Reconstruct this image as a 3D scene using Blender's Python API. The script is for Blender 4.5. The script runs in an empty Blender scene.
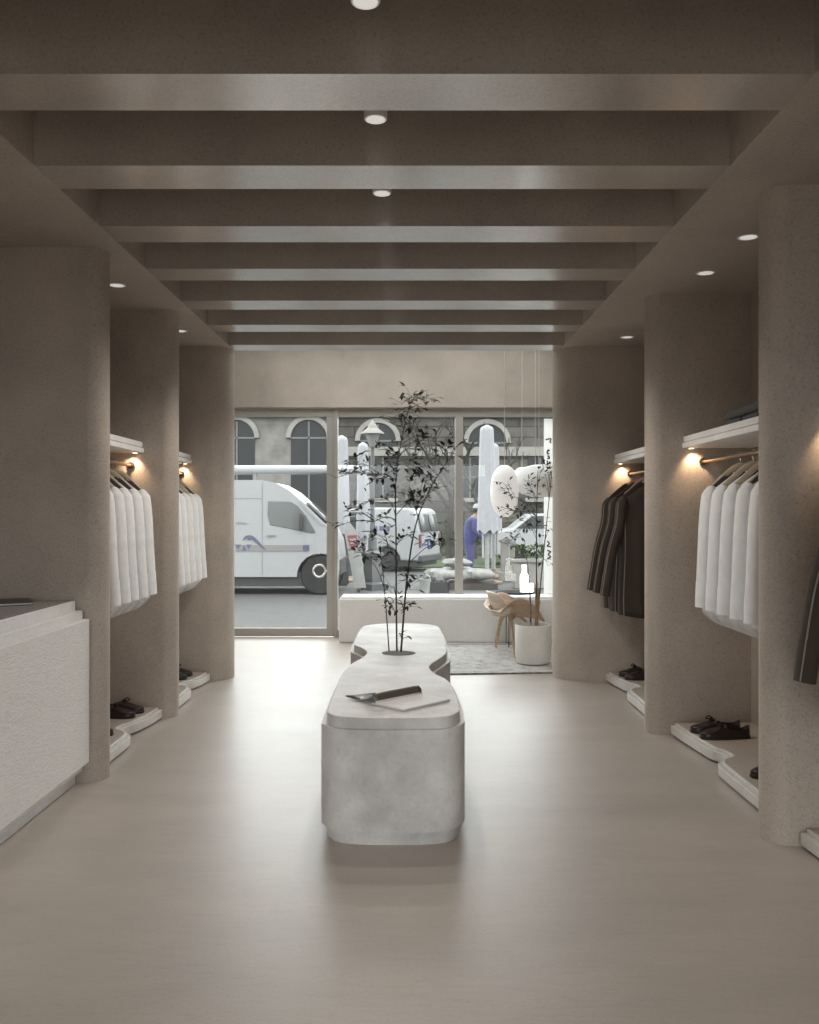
import bpy, bmesh, math, random
from mathutils import Vector, Matrix, noise
random.seed(7)
S = bpy.context.scene
COL = S.collection
PI = math.pi
F = 900.0
def W(px, py, Y):                      # photograph measurement -> place in the room at depth Y
    return Vector(((px - 409.5) * Y / F, Y, 1.5 - (py - 512.0) * Y / F))

# ------------------------------------------------------------------ materials
def mat(name, base, rough=.6, spec=.5, metal=0.0):
    m = bpy.data.materials.new(name); m.use_nodes = True
    b = m.node_tree.nodes['Principled BSDF']
    b.inputs['Base Color'].default_value = (*base, 1)
    b.inputs['Roughness'].default_value = rough
    b.inputs['Specular IOR Level'].default_value = spec
    b.inputs['Metallic'].default_value = metal
    return m, m.node_tree, b
def tex_coord(nt, scale=(1, 1, 1), rot=(0, 0, 0), kind='Object'):
    tc = nt.nodes.new('ShaderNodeTexCoord'); mp = nt.nodes.new('ShaderNodeMapping')
    mp.inputs['Scale'].default_value = scale; mp.inputs['Rotation'].default_value = rot
    nt.links.new(tc.outputs[kind], mp.inputs['Vector'])
    return mp.outputs['Vector']
def noise_tex(nt, vec, scale, detail=6, rough=.6):
    n = nt.nodes.new('ShaderNodeTexNoise')
    n.inputs['Scale'].default_value = scale; n.inputs['Detail'].default_value = detail
    n.inputs['Roughness'].default_value = rough
    nt.links.new(vec, n.inputs['Vector']); return n.outputs['Fac']
def ramp(nt, fac, stops):
    r = nt.nodes.new('ShaderNodeValToRGB'); e = r.color_ramp.elements
    while len(e) > 1: e.remove(e[-1])
    for i, (p, c) in enumerate(stops):
        x = e[0] if i == 0 else e.new(p)
        x.position = p; x.color = (*c, 1)
    nt.links.new(fac, r.inputs['Fac']); return r.outputs['Color']
def bump(nt, b, fac, strength, dist=.01, prev=None):
    n = nt.nodes.new('ShaderNodeBump'); n.inputs['Strength'].default_value = strength
    n.inputs['Distance'].default_value = dist
    nt.links.new(fac, n.inputs['Height'])
    if prev: nt.links.new(prev, n.inputs['Normal'])
    nt.links.new(n.outputs['Normal'], b.inputs['Normal']); return n.outputs['Normal']
def mixc(nt, a, c, fac, mode='MULTIPLY'):
    x = nt.nodes.new('ShaderNodeMix'); x.data_type = 'RGBA'; x.blend_type = mode
    if isinstance(fac, float): x.inputs['Factor'].default_value = fac
    else: nt.links.new(fac, x.inputs['Factor'])
    nt.links.new(a, x.inputs['A']); nt.links.new(c, x.inputs['B'])
    return x.outputs['Result']
def sc(c, k): return tuple(min(1, v * k) for v in c)

def mottled(name, base, rough=.6, scale=3, var=.15, bump_s=.1, fine=120, stretch=(1, 1, 1), spec=.5, kind='Object', dist=.01):
    m, nt, b = mat(name, base, rough, spec)
    v = tex_coord(nt, stretch, kind=kind)
    n1 = noise_tex(nt, v, scale, 8, .62)
    c = ramp(nt, n1, [(.3, sc(base, 1 - var)), (.7, sc(base, 1 + var))])
    n2 = noise_tex(nt, v, fine, 4, .7)
    c2 = ramp(nt, n2, [(.25, (.86, .86, .86)), (.5, (1, 1, 1)), (.8, (1, 1, 1))])
    nt.links.new(mixc(nt, c, c2, 1.0), b.inputs['Base Color'])
    if bump_s:
        nb = bump(nt, b, n1, bump_s * .5, .03)
        bump(nt, b, n2, bump_s, dist, nb)
    return m

PLASTER = (.46, .398, .343)
def plaster_mat(name, base, rough, spec=.5):
    m, nt, b = mat(name, base, rough, spec)
    v = tex_coord(nt)
    n1 = noise_tex(nt, v, 1.6, 8, .6)
    c = ramp(nt, n1, [(.3, sc(base, .84)), (.7, sc(base, 1.14))])
    n2 = noise_tex(nt, v, 90, 5, .72)
    c2 = ramp(nt, n2, [(.30, (.45, .43, .41)), (.42, (.88, .88, .88)), (.55, (1, 1, 1)), (.75, (1.12, 1.12, 1.12))])
    nt.links.new(mixc(nt, c, c2, .8), b.inputs['Base Color'])
    nb = bump(nt, b, n1, .12, .05)
    vo = nt.nodes.new('ShaderNodeTexVoronoi'); vo.inputs['Scale'].default_value = 14
    nt.links.new(v, vo.inputs['Vector'])
    pit = ramp(nt, vo.outputs['Distance'], [(.03, (0, 0, 0)), (.09, (1, 1, 1))])
    nb = bump(nt, b, n2, .35, .006, nb)
    bump(nt, b, pit, .25, .006, nb)
    return m
M = {}
M['plaster'] = plaster_mat('trowelled plaster', PLASTER, .62)
M['beam'] = plaster_mat('beam plaster', PLASTER, .35, 1.0)
_b = M['beam'].node_tree.nodes['Principled BSDF']            # waxed, polished plaster on the beams
_b.inputs['Coat Weight'].default_value = 1.0; _b.inputs['Coat IOR'].default_value = 3.2; _b.inputs['Coat Roughness'].default_value = .21
def floor_mat():
    base = (.46, .405, .357)
    m, nt, b = mat('microcement floor', base, .42, .5)
    v = tex_coord(nt, (.55, 1.6, 1))
    n1 = noise_tex(nt, v, 1.7, 10, .62)
    c = ramp(nt, n1, [(.3, sc(base, .86)), (.55, base), (.75, sc(base, 1.12))])
    v2 = tex_coord(nt, (6, 30, 1))
    n2 = noise_tex(nt, v2, 1.2, 8, .75)
    c2 = ramp(nt, n2, [(.3, (.8, .79, .78)), (.5, (1, 1, 1))])
    nt.links.new(mixc(nt, c, c2, .55), b.inputs['Base Color'])
    v3 = tex_coord(nt, (1, 1.6, 1))
    n3 = noise_tex(nt, v3, 70, 5, .75)
    sp3 = ramp(nt, n3, [(.30, (.62, .61, .60)), (.42, (.94, .94, .94)), (.6, (1.04, 1.04, 1.04))])
    prev = b.inputs['Base Color'].links[0].from_socket
    nt.links.new(mixc(nt, prev, sp3, .7), b.inputs['Base Color'])
    r = nt.nodes.new('ShaderNodeMapRange')
    r.inputs['From Min'].default_value = .3; r.inputs['From Max'].default_value = .7
    r.inputs['To Min'].default_value = .50; r.inputs['To Max'].default_value = .62
    nt.links.new(n1, r.inputs['Value']); nt.links.new(r.outputs['Result'], b.inputs['Roughness'])
    nb = bump(nt, b, n2, .06, .01)
    bump(nt, b, n3, .16, .005, nb)
    b.inputs['Coat Weight'].default_value = .6; b.inputs['Coat IOR'].default_value = 1.7; b.inputs['Coat Roughness'].default_value = .37   # sealed
    return m
M['floor'] = floor_mat()
M['stone'] = mottled('pale island plaster', (.64, .63, .615), .55, 3.2, .26, .12, 60)
M['stone_soft'] = mottled('pale bench plaster', (.78, .775, .765), .6, 2, .08, .08, 80)
def counter_mat():
    m, nt, b = mat('counter textured white', (.86, .86, .85), .6, .4)
    v = tex_coord(nt, (1, 3, 14)); n = noise_tex(nt, v, 9, 8, .65)
    c = ramp(nt, n, [(.3, (.79, .785, .775)), (.6, (.89, .885, .875))])
    nt.links.new(c, b.inputs['Base Color']); bump(nt, b, n, .5, .012); return m
M['counter'] = counter_mat()
M['counter_top'] = mottled('counter top white', (.84, .835, .825), .5, 4, .08, .05, 60)
M['shelf'] = mottled('shelf pale microcement', (.88, .87, .855), .5, 4, .1, .05, 80)
M['shoe_shelf'] = mottled('shoe shelf microcement', (.66, .64, .61), .5, 5, .12, .08, 90)
M['frame'] = mat('window frame taupe', (.36, .335, .305), .45)[0]
M['frame_dark'] = mat('door edge taupe', (.36, .32, .285), .4)[0]
M['handle'] = mat('pale ring handle', (.75, .73, .70), .3, .5, .6)[0]
M['bronze'] = mat('bronze rail', (.35, .25, .18), .3, .5, 1.0)[0]
M['steel'] = mat('hook steel', (.5, .48, .46), .3, .5, 1.0)[0]
def fabric(name, base, rough=.9, var=.06, sheen=.3):
    m, nt, b = mat(name, base, rough, .2)
    b.inputs['Sheen Weight'].default_value = sheen
    v = tex_coord(nt); n = noise_tex(nt, v, 14, 6, .6)
    nt.links.new(ramp(nt, n, [(.3, sc(base, 1 - var)), (.7, sc(base, 1 + var))]), b.inputs['Base Color'])
    n2 = noise_tex(nt, tex_coord(nt, (1, 1, .35)), 260, 3, .6); bump(nt, b, n2, .25, .003)
    return m
M['shirt'] = fabric('white shirt cotton', (.88, .885, .89), sheen=.15)
M['neck_shade'] = fabric('painted neck shade', (.09, .085, .08))  # dark colour painted in for the shade inside shirt necks
M['jacket'] = fabric('dark brown wool', (.052, .041, .032), sheen=.06)
M['jacket_edge'] = fabric('pale seam rim light', (.22, .19, .16))  # pale colour paints the rim light along the coat seams
M['knit'] = fabric('charcoal knit', (.075, .078, .078), var=.25)
def wood(name, base, scale=6, rough=.5):
    m, nt, b = mat(name, base, rough, .4)
    v = tex_coord(nt, (1, 1, 8)); n = noise_tex(nt, v, scale, 6, .6)
    nt.links.new(ramp(nt, n, [(.3, sc(base, .75)), (.7, sc(base, 1.15))]), b.inputs['Base Color']); return m
M['hanger'] = wood('pale beech hanger', (.60, .49, .37))
M['hanger_red'] = wood('reddish wood hanger', (.42, .27, .20))
M['chair'] = wood('oak plywood', (.47, .335, .225), 5, .45)
M['chair_pale'] = wood('pale plywood', (.56, .47, .38), 5, .45)
M['leather'] = mat('dark brown leather', (.022, .014, .011), .35, .5)[0]
M['sole'] = mat('dark rubber sole', (.012, .01, .009), .6)[0]
M['insole'] = mat('dark insole', (.018, .012, .01), .8)[0]
M['bark'] = mottled('dark bark', (.055, .045, .038), .8, 30, .3, .2, 120)
M['leaf'] = mottled('dark green leaf', (.02, .023, .016), .75, 8, .35, 0, 40)
M['pot'] = mottled('white concrete pot', (.66, .64, .61), .7, 5, .08, .1, 60)
M['soil'] = mottled('grey gravel', (.16, .15, .14), .9, 60, .4, .4, 90)
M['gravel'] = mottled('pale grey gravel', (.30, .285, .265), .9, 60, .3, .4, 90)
M['bark_fibre'] = mottled('dry palm fibre', (.30, .215, .145), .9, 50, .35, .3, 90)
M['black'] = mat('black lacquer', (.015, .014, .014), .85, .1)[0]
M['white_paint'] = mat('white painted panel', (.82, .82, .81), .5)[0]
M['paper'] = mat('paper', (.74, .735, .72), .6)[0]
M['cover'] = mat('magazine dark cover', (.10, .085, .068), .35)[0]
M['ink'] = mat('ink', (.02, .02, .02), .6)[0]
M['ink_soft'] = mat('pale lettering', (.40, .37, .33), .6)[0]
def emis(name, col, s, base=(.8, .8, .8)):
    m, nt, b = mat(name, base, .5)
    b.inputs['Emission Color'].default_value = (*col, 1); b.inputs['Emission Strength'].default_value = s; return m
M['led'] = emis('warm LED lens', (1, .78, .52), 6)
M['lamp_face'] = emis('downlight lens', (1, .96, .9), .30)
M['glow'] = emis('lit glass lamp', (1, .98, .95), 4.0)
M['lantern'] = emis('white paper lantern', (1, .98, .95), .22, (.86, .86, .85))
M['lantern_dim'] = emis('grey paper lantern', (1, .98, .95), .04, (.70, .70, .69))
def translucent(name, col, k):
    m, nt, b = mat(name, col, .7, .2)
    o_ = nt.nodes['Material Output']; mx = nt.nodes.new('ShaderNodeMixShader'); t_ = nt.nodes.new('ShaderNodeBsdfTranslucent')
    t_.inputs['Color'].default_value = (*col, 1); mx.inputs[0].default_value = k
    nt.links.new(b.outputs[0], mx.inputs[1]); nt.links.new(t_.outputs[0], mx.inputs[2]); nt.links.new(mx.outputs[0], o_.inputs[0]); return m
M['banner'] = translucent('translucent white panel', (.86, .86, .85), .6)
M['cord'] = mat('pale cord', (.62, .60, .57), .6)[0]
def rug_mat():
    m, nt, b = mat('worn pale rug', (.55, .54, .52), .95, .1)
    v = tex_coord(nt); n = noise_tex(nt, v, 8, 10, .8); n2 = noise_tex(nt, v, 60, 3, .6)
    c = ramp(nt, n, [(.36, (.26, .255, .25)), (.46, (.54, .53, .515)), (.62, (.66, .65, .635))])
    nt.links.new(mixc(nt, c, ramp(nt, n2, [(.3, (.7, .7, .7)), (.6, (1, 1, 1))]), .8), b.inputs['Base Color'])
    bump(nt, b, n2, .5, .01); return m
M['rug'] = rug_mat()
M['rug_edge'] = mottled('rug dashed edge', (.20, .195, .19), .95, 18, .75, .3, 60)
def glass_mat():
    m = bpy.data.materials.new('window glass'); m.use_nodes = True; nt = m.node_tree; nt.nodes.clear()
    o = nt.nodes.new('ShaderNodeOutputMaterial'); mx = nt.nodes.new('ShaderNodeMixShader')
    t0 = nt.nodes.new('ShaderNodeBsdfTransparent'); t0.inputs['Color'].default_value = (.93, .94, .93, 1)
    t = nt.nodes.new('ShaderNodeMixShader'); t.inputs[0].default_value = .0035       # faint veil mixed in for the haze of reflections on the glass
    tl = nt.nodes.new('ShaderNodeBsdfTranslucent'); tl.inputs['Color'].default_value = (.8, .8, .8, 1)
    nt.links.new(t0.outputs[0], t.inputs[1]); nt.links.new(tl.outputs[0], t.inputs[2])
    g = nt.nodes.new('ShaderNodeBsdfGlossy'); g.inputs['Roughness'].default_value = .02
    fr = nt.nodes.new('ShaderNodeFresnel'); fr.inputs['IOR'].default_value = 1.5
    ge = nt.nodes.new('ShaderNodeNewGeometry'); ml = nt.nodes.new('ShaderNodeMath'); ml.operation = 'MULTIPLY_ADD'
    sb2 = nt.nodes.new('ShaderNodeMath'); sb2.operation = 'SUBTRACT'; sb2.inputs[0].default_value = 1.0
    nt.links.new(ge.outputs['Backfacing'], sb2.inputs[1])
    nt.links.new(fr.outputs[0], ml.inputs[0]); nt.links.new(sb2.outputs[0], ml.inputs[1]); ml.inputs[2].default_value = 0.0
    nt.links.new(ml.outputs[0], mx.inputs[0]); nt.links.new(t.outputs[0], mx.inputs[1])
    nt.links.new(g.outputs[0], mx.inputs[2]); nt.links.new(mx.outputs[0], o.inputs[0]); return m
M['glass'] = glass_mat()
# street materials
def paver_mat():
    m, nt, b = mat('street pavers', (.08, .079, .077), .75)
    v = tex_coord(nt, (1, 1, 1), (0, 0, .75))
    br = nt.nodes.new('ShaderNodeTexBrick'); br.inputs['Scale'].default_value = 2.2
    br.inputs['Color1'].default_value = (.082, .081, .079, 1); br.inputs['Color2'].default_value = (.066, .065, .064, 1)
    br.inputs['Mortar'].default_value = (.042, .041, .040, 1); br.inputs['Mortar Size'].default_value = .02
    nt.links.new(v, br.inputs['Vector']); n = noise_tex(nt, v, 3, 6)
    nt.links.new(mixc(nt, br.outputs['Color'], ramp(nt, n, [(.3, (.8, .8, .8)), (.7, (1, 1, 1))]), 1.0), b.inputs['Base Color']); return m
M['paver'] = paver_mat()
M['grass'] = mottled('lawn', (.035, .055, .016), .95, 20, .35, .3, 120)
def facade_mat(name, c1, c2, mort, sx=1.0):
    m, nt, b = mat(name, c1, .85, .2)
    v = tex_coord(nt, (1, 1, 1), (PI / 2, 0, 0))
    br = nt.nodes.new('ShaderNodeTexBrick'); br.inputs['Scale'].default_value = sx
    br.inputs['Color1'].default_value = (*c1, 1); br.inputs['Color2'].default_value = (*c2, 1)
    br.inputs['Mortar'].default_value = (*mort, 1); br.inputs['Mortar Size'].default_value = .025
    br.inputs['Brick Width'].default_value = 1.3; br.inputs['Row Height'].default_value = .38
    nt.links.new(v, br.inputs['Vector']); n = noise_tex(nt, tex_coord(nt), 1.2, 8, .7)
    nt.links.new(mixc(nt, br.outputs['Color'], ramp(nt, n, [(.3, (.55, .54, .53)), (.7, (1, 1, 1))]), 1.0), b.inputs['Base Color']); return m
M['facade'] = facade_mat('ashlar stone', (.135, .124, .110), (.075, .07, .064), (.045, .042, .038))
M['facade_pale'] = mottled('pale render', (.150, .140, .127), .85, 1.5, .35, 0, 20)
M['stone_band'] = mottled('pale stone band', (.21, .20, .182), .85, 2, .15, 0, 30)
M['dark_glass'] = mat('dark far glass', (.016, .017, .018), .3, .25)[0]
M['sash'] = mat('sash paint', (.11, .105, .10), .6)[0]
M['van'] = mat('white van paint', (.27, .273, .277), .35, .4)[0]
M['van_glass'] = mat('van glass', (.10, .105, .105), .12, .5)[0]
M['van_glass_dark'] = mat('windscreen glass', (.035, .037, .038), .12, .5)[0]
M['tyre'] = mat('tyre rubber', (.012, .012, .012), .85)[0]
M['hub'] = mat('hub grey', (.04, .04, .04), .5, .4, .2)[0]
M['bumper'] = mat('grey bumper', (.03, .03, .031), .7)[0]
M['tail'] = mat('tail lamp red', (.10, .03, .03), .3)[0]
M['livery'] = mat('violet livery', (.075, .068, .125), .4)[0]
M['livery_blue'] = mat('blue livery', (.05, .075, .21), .4)[0]
M['livery_grey'] = mat('grey lettering', (.19, .19, .20), .5)[0]
M['stripe'] = mat('grey side stripe', (.17, .165, .16), .5)[0]
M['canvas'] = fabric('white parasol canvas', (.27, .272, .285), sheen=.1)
M['pole'] = mat('parasol pole', (.28, .28, .28), .5)[0]
M['lamp_iron'] = mat('street lamp iron', (.065, .066, .068), .5)[0]
M['lamp_glass'] = mat('street lamp glass', (.17, .17, .165), .2)[0]
M['board'] = mat('dark board', (.022, .023, .024), .6)[0]
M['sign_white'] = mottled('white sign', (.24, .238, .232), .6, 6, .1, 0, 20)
M['sign_red'] = mat('red badge', (.22, .04, .045), .5)[0]
M['overalls'] = fabric('blue overalls', (.05, .05, .15), sheen=.05)
M['skin'] = mat('skin', (.17, .10, .075), .6)[0]
M['hair'] = mat('dark hair', (.012, .010, .009), .7)[0]
M['cap'] = mat('pale cap', (.28, .28, .28), .7)[0]
M['boot'] = mat('work boot', (.02, .018, .016), .7)[0]
M['sack'] = mottled('pale sacking', (.18, .175, .165), .9, 9, .3, .2, 60)
M['pallet'] = wood('dark pallet wood', (.05, .042, .036))
M['rubble'] = mottled('rubble', (.10, .095, .09), .9, 7, .4, .2, 40)
M['terracotta'] = mottled('tan parasol base', (.16, .11, .08), .8, 6, .2, 0, 40)
M['bare_bark'] = mottled('bare bark', (.030, .026, .022), .9, 8, .3, 0, 40)

# ------------------------------------------------------------------ mesh helpers
class MB:
    def __init__(s): s.v = []; s.f = []
    def add(s, vs, fs):
        o = len(s.v); s.v += [tuple(p) for p in vs]; s.f += [[i + o for i in f] for f in fs]; return s
    def box(s, a, b, R=None):
        x0, y0, z0 = a; x1, y1, z1 = b
        vs = [Vector(p) for p in ((x0,y0,z0),(x1,y0,z0),(x1,y1,z0),(x0,y1,z0),(x0,y0,z1),(x1,y0,z1),(x1,y1,z1),(x0,y1,z1))]
        if R: vs = [R @ p for p in vs]
        return s.add(vs, [(0,3,2,1),(4,5,6,7),(0,1,5,4),(1,2,6,5),(2,3,7,6),(3,0,4,7)])
    def prism(s, poly, z0, z1, axis='z', R=None):
        n = len(poly)
        area = sum(poly[i][0]*poly[(i+1)%n][1] - poly[(i+1)%n][0]*poly[i][1] for i in range(n))
        p = list(poly) if area > 0 else list(reversed(poly))
        def P(a, b, c):
            q = Vector((a, b, c)) if axis == 'z' else (Vector((a, c, b)) if axis == 'y' else Vector((c, a, b)))
            return R @ q if R else q
        vs = [P(a, b, z0) for a, b in p] + [P(a, b, z1) for a, b in p]
        fs = [list(range(n))[::-1], list(range(n, 2*n))] + [(i, (i+1)%n, (i+1)%n+n, i+n) for i in range(n)]
        if axis == 'y': fs = [list(f)[::-1] for f in fs]
        return s.add(vs, fs)
    def tube(s, pts, rad, n=8, caps=True, flat=(1, 1), up=None):
        pts = [Vector(p) for p in pts]; m = len(pts)
        rad = rad if hasattr(rad, '__len__') else [rad]*m
        vs = []; fs = []; prev = None
        for i, p in enumerate(pts):
            t = (pts[min(i+1, m-1)] - pts[max(i-1, 0)])
            t = t.normalized() if t.length > 1e-9 else Vector((0,0,1))
            if prev is None:
                ref = Vector(up) if up else (Vector((0,0,1)) if abs(t.z) < .9 else Vector((1,0,0)))
                a = (ref - t*ref.dot(t)).normalized()
            else:
                a = prev - t*prev.dot(t); a = a.normalized() if a.length > 1e-6 else prev
            prev = a; b = t.cross(a)
            for k in range(n):
                an = 2*PI*k/n
                vs.append(p + a*(math.cos(an)*rad[i]*flat[0]) + b*(math.sin(an)*rad[i]*flat[1]))
        for i in range(m-1):
            for k in range(n):
                fs.append((i*n+k, i*n+(k+1)%n, (i+1)*n+(k+1)%n, (i+1)*n+k))
        if caps:
            fs.append(list(range(n))[::-1]); fs.append(list(range((m-1)*n, m*n)))
        return s.add(vs, fs)
    def lathe(s, prof, n=32, c=(0, 0, 0), sx=1, sy=1, close=False):
        vs = []; fs = []; m = len(prof)
        for r, z in prof:
            for k in range(n):
                a = 2*PI*k/n; vs.append((c[0]+r*sx*math.cos(a), c[1]+r*sy*math.sin(a), c[2]+z))
        for i in range(m-1):
            for k in range(n): fs.append((i*n+k, i*n+(k+1)%n, (i+1)*n+(k+1)%n, (i+1)*n+k))
        if close:
            for k in range(n): fs.append(((m-1)*n+k, (m-1)*n+(k+1)%n, (k+1)%n, k))
        else:
            if prof[0][0] > 1e-5: fs.append(list(range(n))[::-1])
            if prof[-1][0] > 1e-5: fs.append(list(range((m-1)*n, m*n)))
        return s.add(vs, fs)
    def torus(s, c, R, r, axis='y', n=32, k=8):
        pts = []
        for i in range(n+1):
            a = 2*PI*i/n
            d = {'y': (math.cos(a), 0, math.sin(a)), 'z': (math.cos(a), math.sin(a), 0), 'x': (0, math.cos(a), math.sin(a))}[axis]
            pts.append(Vector(c) + Vector(d)*R)
        vs = []; fs = []
        ax = {'y': Vector((0,1,0)), 'z': Vector((0,0,1)), 'x': Vector((1,0,0))}[axis]
        for i in range(n):
            d = (pts[i]-Vector(c)).normalized()
            for j in range(k):
                b = 2*PI*j/k; vs.append(pts[i] + d*(r*math.cos(b)) + ax*(r*math.sin(b)))
        for i in range(n):
            for j in range(k): fs.append((i*k+j, i*k+(j+1)%k, ((i+1)%n)*k+(j+1)%k, ((i+1)%n)*k+j))
        return s.add(vs, fs)
    def grid(s, fn, nu, nv):
        vs = [fn(i/nu, j/nv) for j in range(nv+1) for i in range(nu+1)]
        fs = [(j*(nu+1)+i, j*(nu+1)+i+1, (j+1)*(nu+1)+i+1, (j+1)*(nu+1)+i) for j in range(nv) for i in range(nu)]
        return s.add(vs, fs)
    def ball(s, c, r, n=16, m=10, sx=1, sy=1, sz=1, amp=0, fr=3):
        vs = []; fs = []
        for i in range(1, m):
            th = PI*i/m
            for k in range(n):
                a = 2*PI*k/n; d = Vector((math.sin(th)*math.cos(a)*sx, math.sin(th)*math.sin(a)*sy, math.cos(th)*sz))
                q = 1 + (amp*noise.noise(Vector(c)*3 + d*fr) if amp else 0); vs.append(Vector(c)+d*r*q)
        vs += [Vector(c)+Vector((0,0,r*sz)), Vector(c)-Vector((0,0,r*sz))]
        for i in range(m-2):
            for k in range(n): fs.append((i*n+k, (i+1)*n+k, (i+1)*n+(k+1)%n, i*n+(k+1)%n))
        t = (m-1)*n
        for k in range(n): fs.append((t, k, (k+1)%n)); fs.append((t+1, (m-2)*n+(k+1)%n, (m-2)*n+k))
        return s.add(vs, fs)
    def build(s, name, m, parent=None, bevel=0, seg=2, smooth=40, solid=0, sub=0):
        me = bpy.data.meshes.new(name); me.from_pydata(s.v, [], s.f); me.update()
        bm = bmesh.new(); bm.from_mesh(me); bmesh.ops.recalc_face_normals(bm, faces=bm.faces); bm.to_mesh(me); bm.free()
        if smooth:
            for p in me.polygons: p.use_smooth = True
            me.set_sharp_from_angle(angle=math.radians(smooth))
        o = bpy.data.objects.new(name, me); COL.objects.link(o); o.data.materials.append(m)
        if parent: o.parent = parent
        if solid:
            k = o.modifiers.new('solid', 'SOLIDIFY'); k.thickness = solid; k.offset = 0
        if bevel:
            k = o.modifiers.new('bevel', 'BEVEL'); k.width = bevel; k.segments = seg; k.limit_method = 'ANGLE'; k.angle_limit = math.radians(35)
        if sub:
            k = o.modifiers.new('sub', 'SUBSURF'); k.levels = sub; k.render_levels = sub
        return o
def tag(o, label, cat, group=None, kind=None):
    o['label'] = label; o['category'] = cat
    if group: o['group'] = group
    if kind: o['kind'] = kind
    return o
def thing(name, label, cat, loc=(0, 0, 0), rz=0, group=None):
    o = bpy.data.objects.new(name, None); COL.objects.link(o); o.location = loc; o.rotation_euler = (0, 0, rz)
    o.empty_display_size = .1
    return tag(o, label, cat, group)
def struct(o): o['kind'] = 'structure'; return o
def kids(o): return [c for c in bpy.data.objects if c.parent == o]
def dup(o, loc=None, rz=None, label=None, parent=None):
    c = o.copy(); COL.objects.link(c)
    if parent: c.parent = parent
    if loc is not None: c.location = loc
    if rz is not None: c.rotation_euler = (0, 0, rz)
    if label: c['label'] = label
    for k in kids(o): dup(k, parent=c)
    return c
def spline(P, per=8, closed=True):
    out = []; n = len(P); D = len(P[0])
    for i in range(n if closed else n-1):
        g = (lambda k: P[k % n]) if closed else (lambda k: P[min(max(k, 0), n-1)])
        p0, p1, p2, p3 = g(i-1), g(i), g(i+1), g(i+2)
        for j in range(per):
            t = j/per
            out.append(tuple(.5*((2*p1[d]) + (-p0[d]+p2[d])*t + (2*p0[d]-5*p1[d]+4*p2[d]-p3[d])*t*t + (-p0[d]+3*p1[d]-3*p2[d]+p3[d])*t**3) for d in range(D)))
    if not closed: out.append(tuple(P[-1]))
    return out
def offset(poly, d):
    n = len(poly); out = []
    area = sum(poly[i][0]*poly[(i+1)%n][1] - poly[(i+1)%n][0]*poly[i][1] for i in range(n))
    s = 1 if area > 0 else -1
    for i in range(n):
        a = Vector(poly[i-1]); b = Vector(poly[(i+1)%n]); t = (b-a).normalized()
        out.append((poly[i][0] + t.y*d*s, poly[i][1] - t.x*d*s))
    return out

# ------------------------------------------------------------------ the room shell
HC = 2.97                                        # soffit height
XL, XR = -2.32, 2.30
struct(MB().box((-3.2, -3.2, -.15), (3.2, 10.9, 0)).build('floor', M['floor']))
struct(MB().box((XL-.2, -3.2, 0), (XL, 8.4, 3.75)).build('wall_left', M['plaster']))
struct(MB().box((XR, -3.2, 0), (XR+.2, 8.4, 3.75)).build('wall_right', M['plaster']))
struct(MB().box((XL-.2, -3.4, 0), (-2.1, -3.2, 3.75)).box((2.1, -3.4, 0), (XR+.2, -3.2, 3.75)).box((-2.1, -3.4, 2.8), (2.1, -3.2, 3.75)).build('wall_back', M['plaster']))  # opening behind the camera is added to let in fill daylight
struct(MB().box((-2.75, 8.2, 0), (-2.55, 10.9, 3.9)).build('wall_left_front', M['plaster']))
struct(MB().box((2.55, 8.2, 0), (2.75, 10.9, 3.9)).build('wall_right_front', M['plaster']))
# soffits beside the coffers, upper slab, and the beams between
c = MB()
c.box((XL-.2, -3.2, HC), (-1.593, 8.2, 3.6)); c.box((1.36, -3.2, HC), (XR+.2, 8.2, 3.6))
c.box((-1.7, -3.2, 3.55), (1.45, 8.2, 3.7))
c.box((-1.6, -3.2, HC), (1.4, .6, 3.6))
struct(c.build('ceiling', M['plaster']))
struct(MB().box((-2.75, 8.2, 2.97), (-1.66, 8.44, 3.8)).box((1.40, 8.2, 2.97), (2.75, 8.44, 3.8)).build('wall_bay', M['plaster']))
struct(MB().box((-2.75, 8.2, 3.75), (-1.8, 10.9, 3.9)).box((1.8, 8.2, 3.75), (2.75, 10.9, 3.9)).box((-1.8, 8.2, 3.75), (1.8, 8.95, 3.9)).box((-1.8, 10.2, 3.75), (1.8, 10.9, 3.9)).build('ceiling_front', M['plaster']))
sky_w = MB().box((-1.8, 8.95, 3.80), (-1.75, 10.2, 3.88)).box((1.75, 8.95, 3.80), (1.8, 10.2, 3.88)).box((-.03, 8.95, 3.80), (.03, 10.2, 3.88))  # unseen roof opening, added to bring daylight into the window bay
sky_w = struct(sky_w.build('added_skylight', M['frame']))
MB().box((-1.75, 8.95, 3.83), (1.75, 10.2, 3.838)).build('pane', M['glass'], sky_w)
for i, y in enumerate([1.42, 2.22, 3.02, 3.82, 4.63, 5.44, 6.26, 7.07, 7.92]):
    struct(MB().box((-1.593, y, HC), (1.36, y+.275, 3.56)).build('trim_%d' % (i+1), M['beam']))
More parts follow.
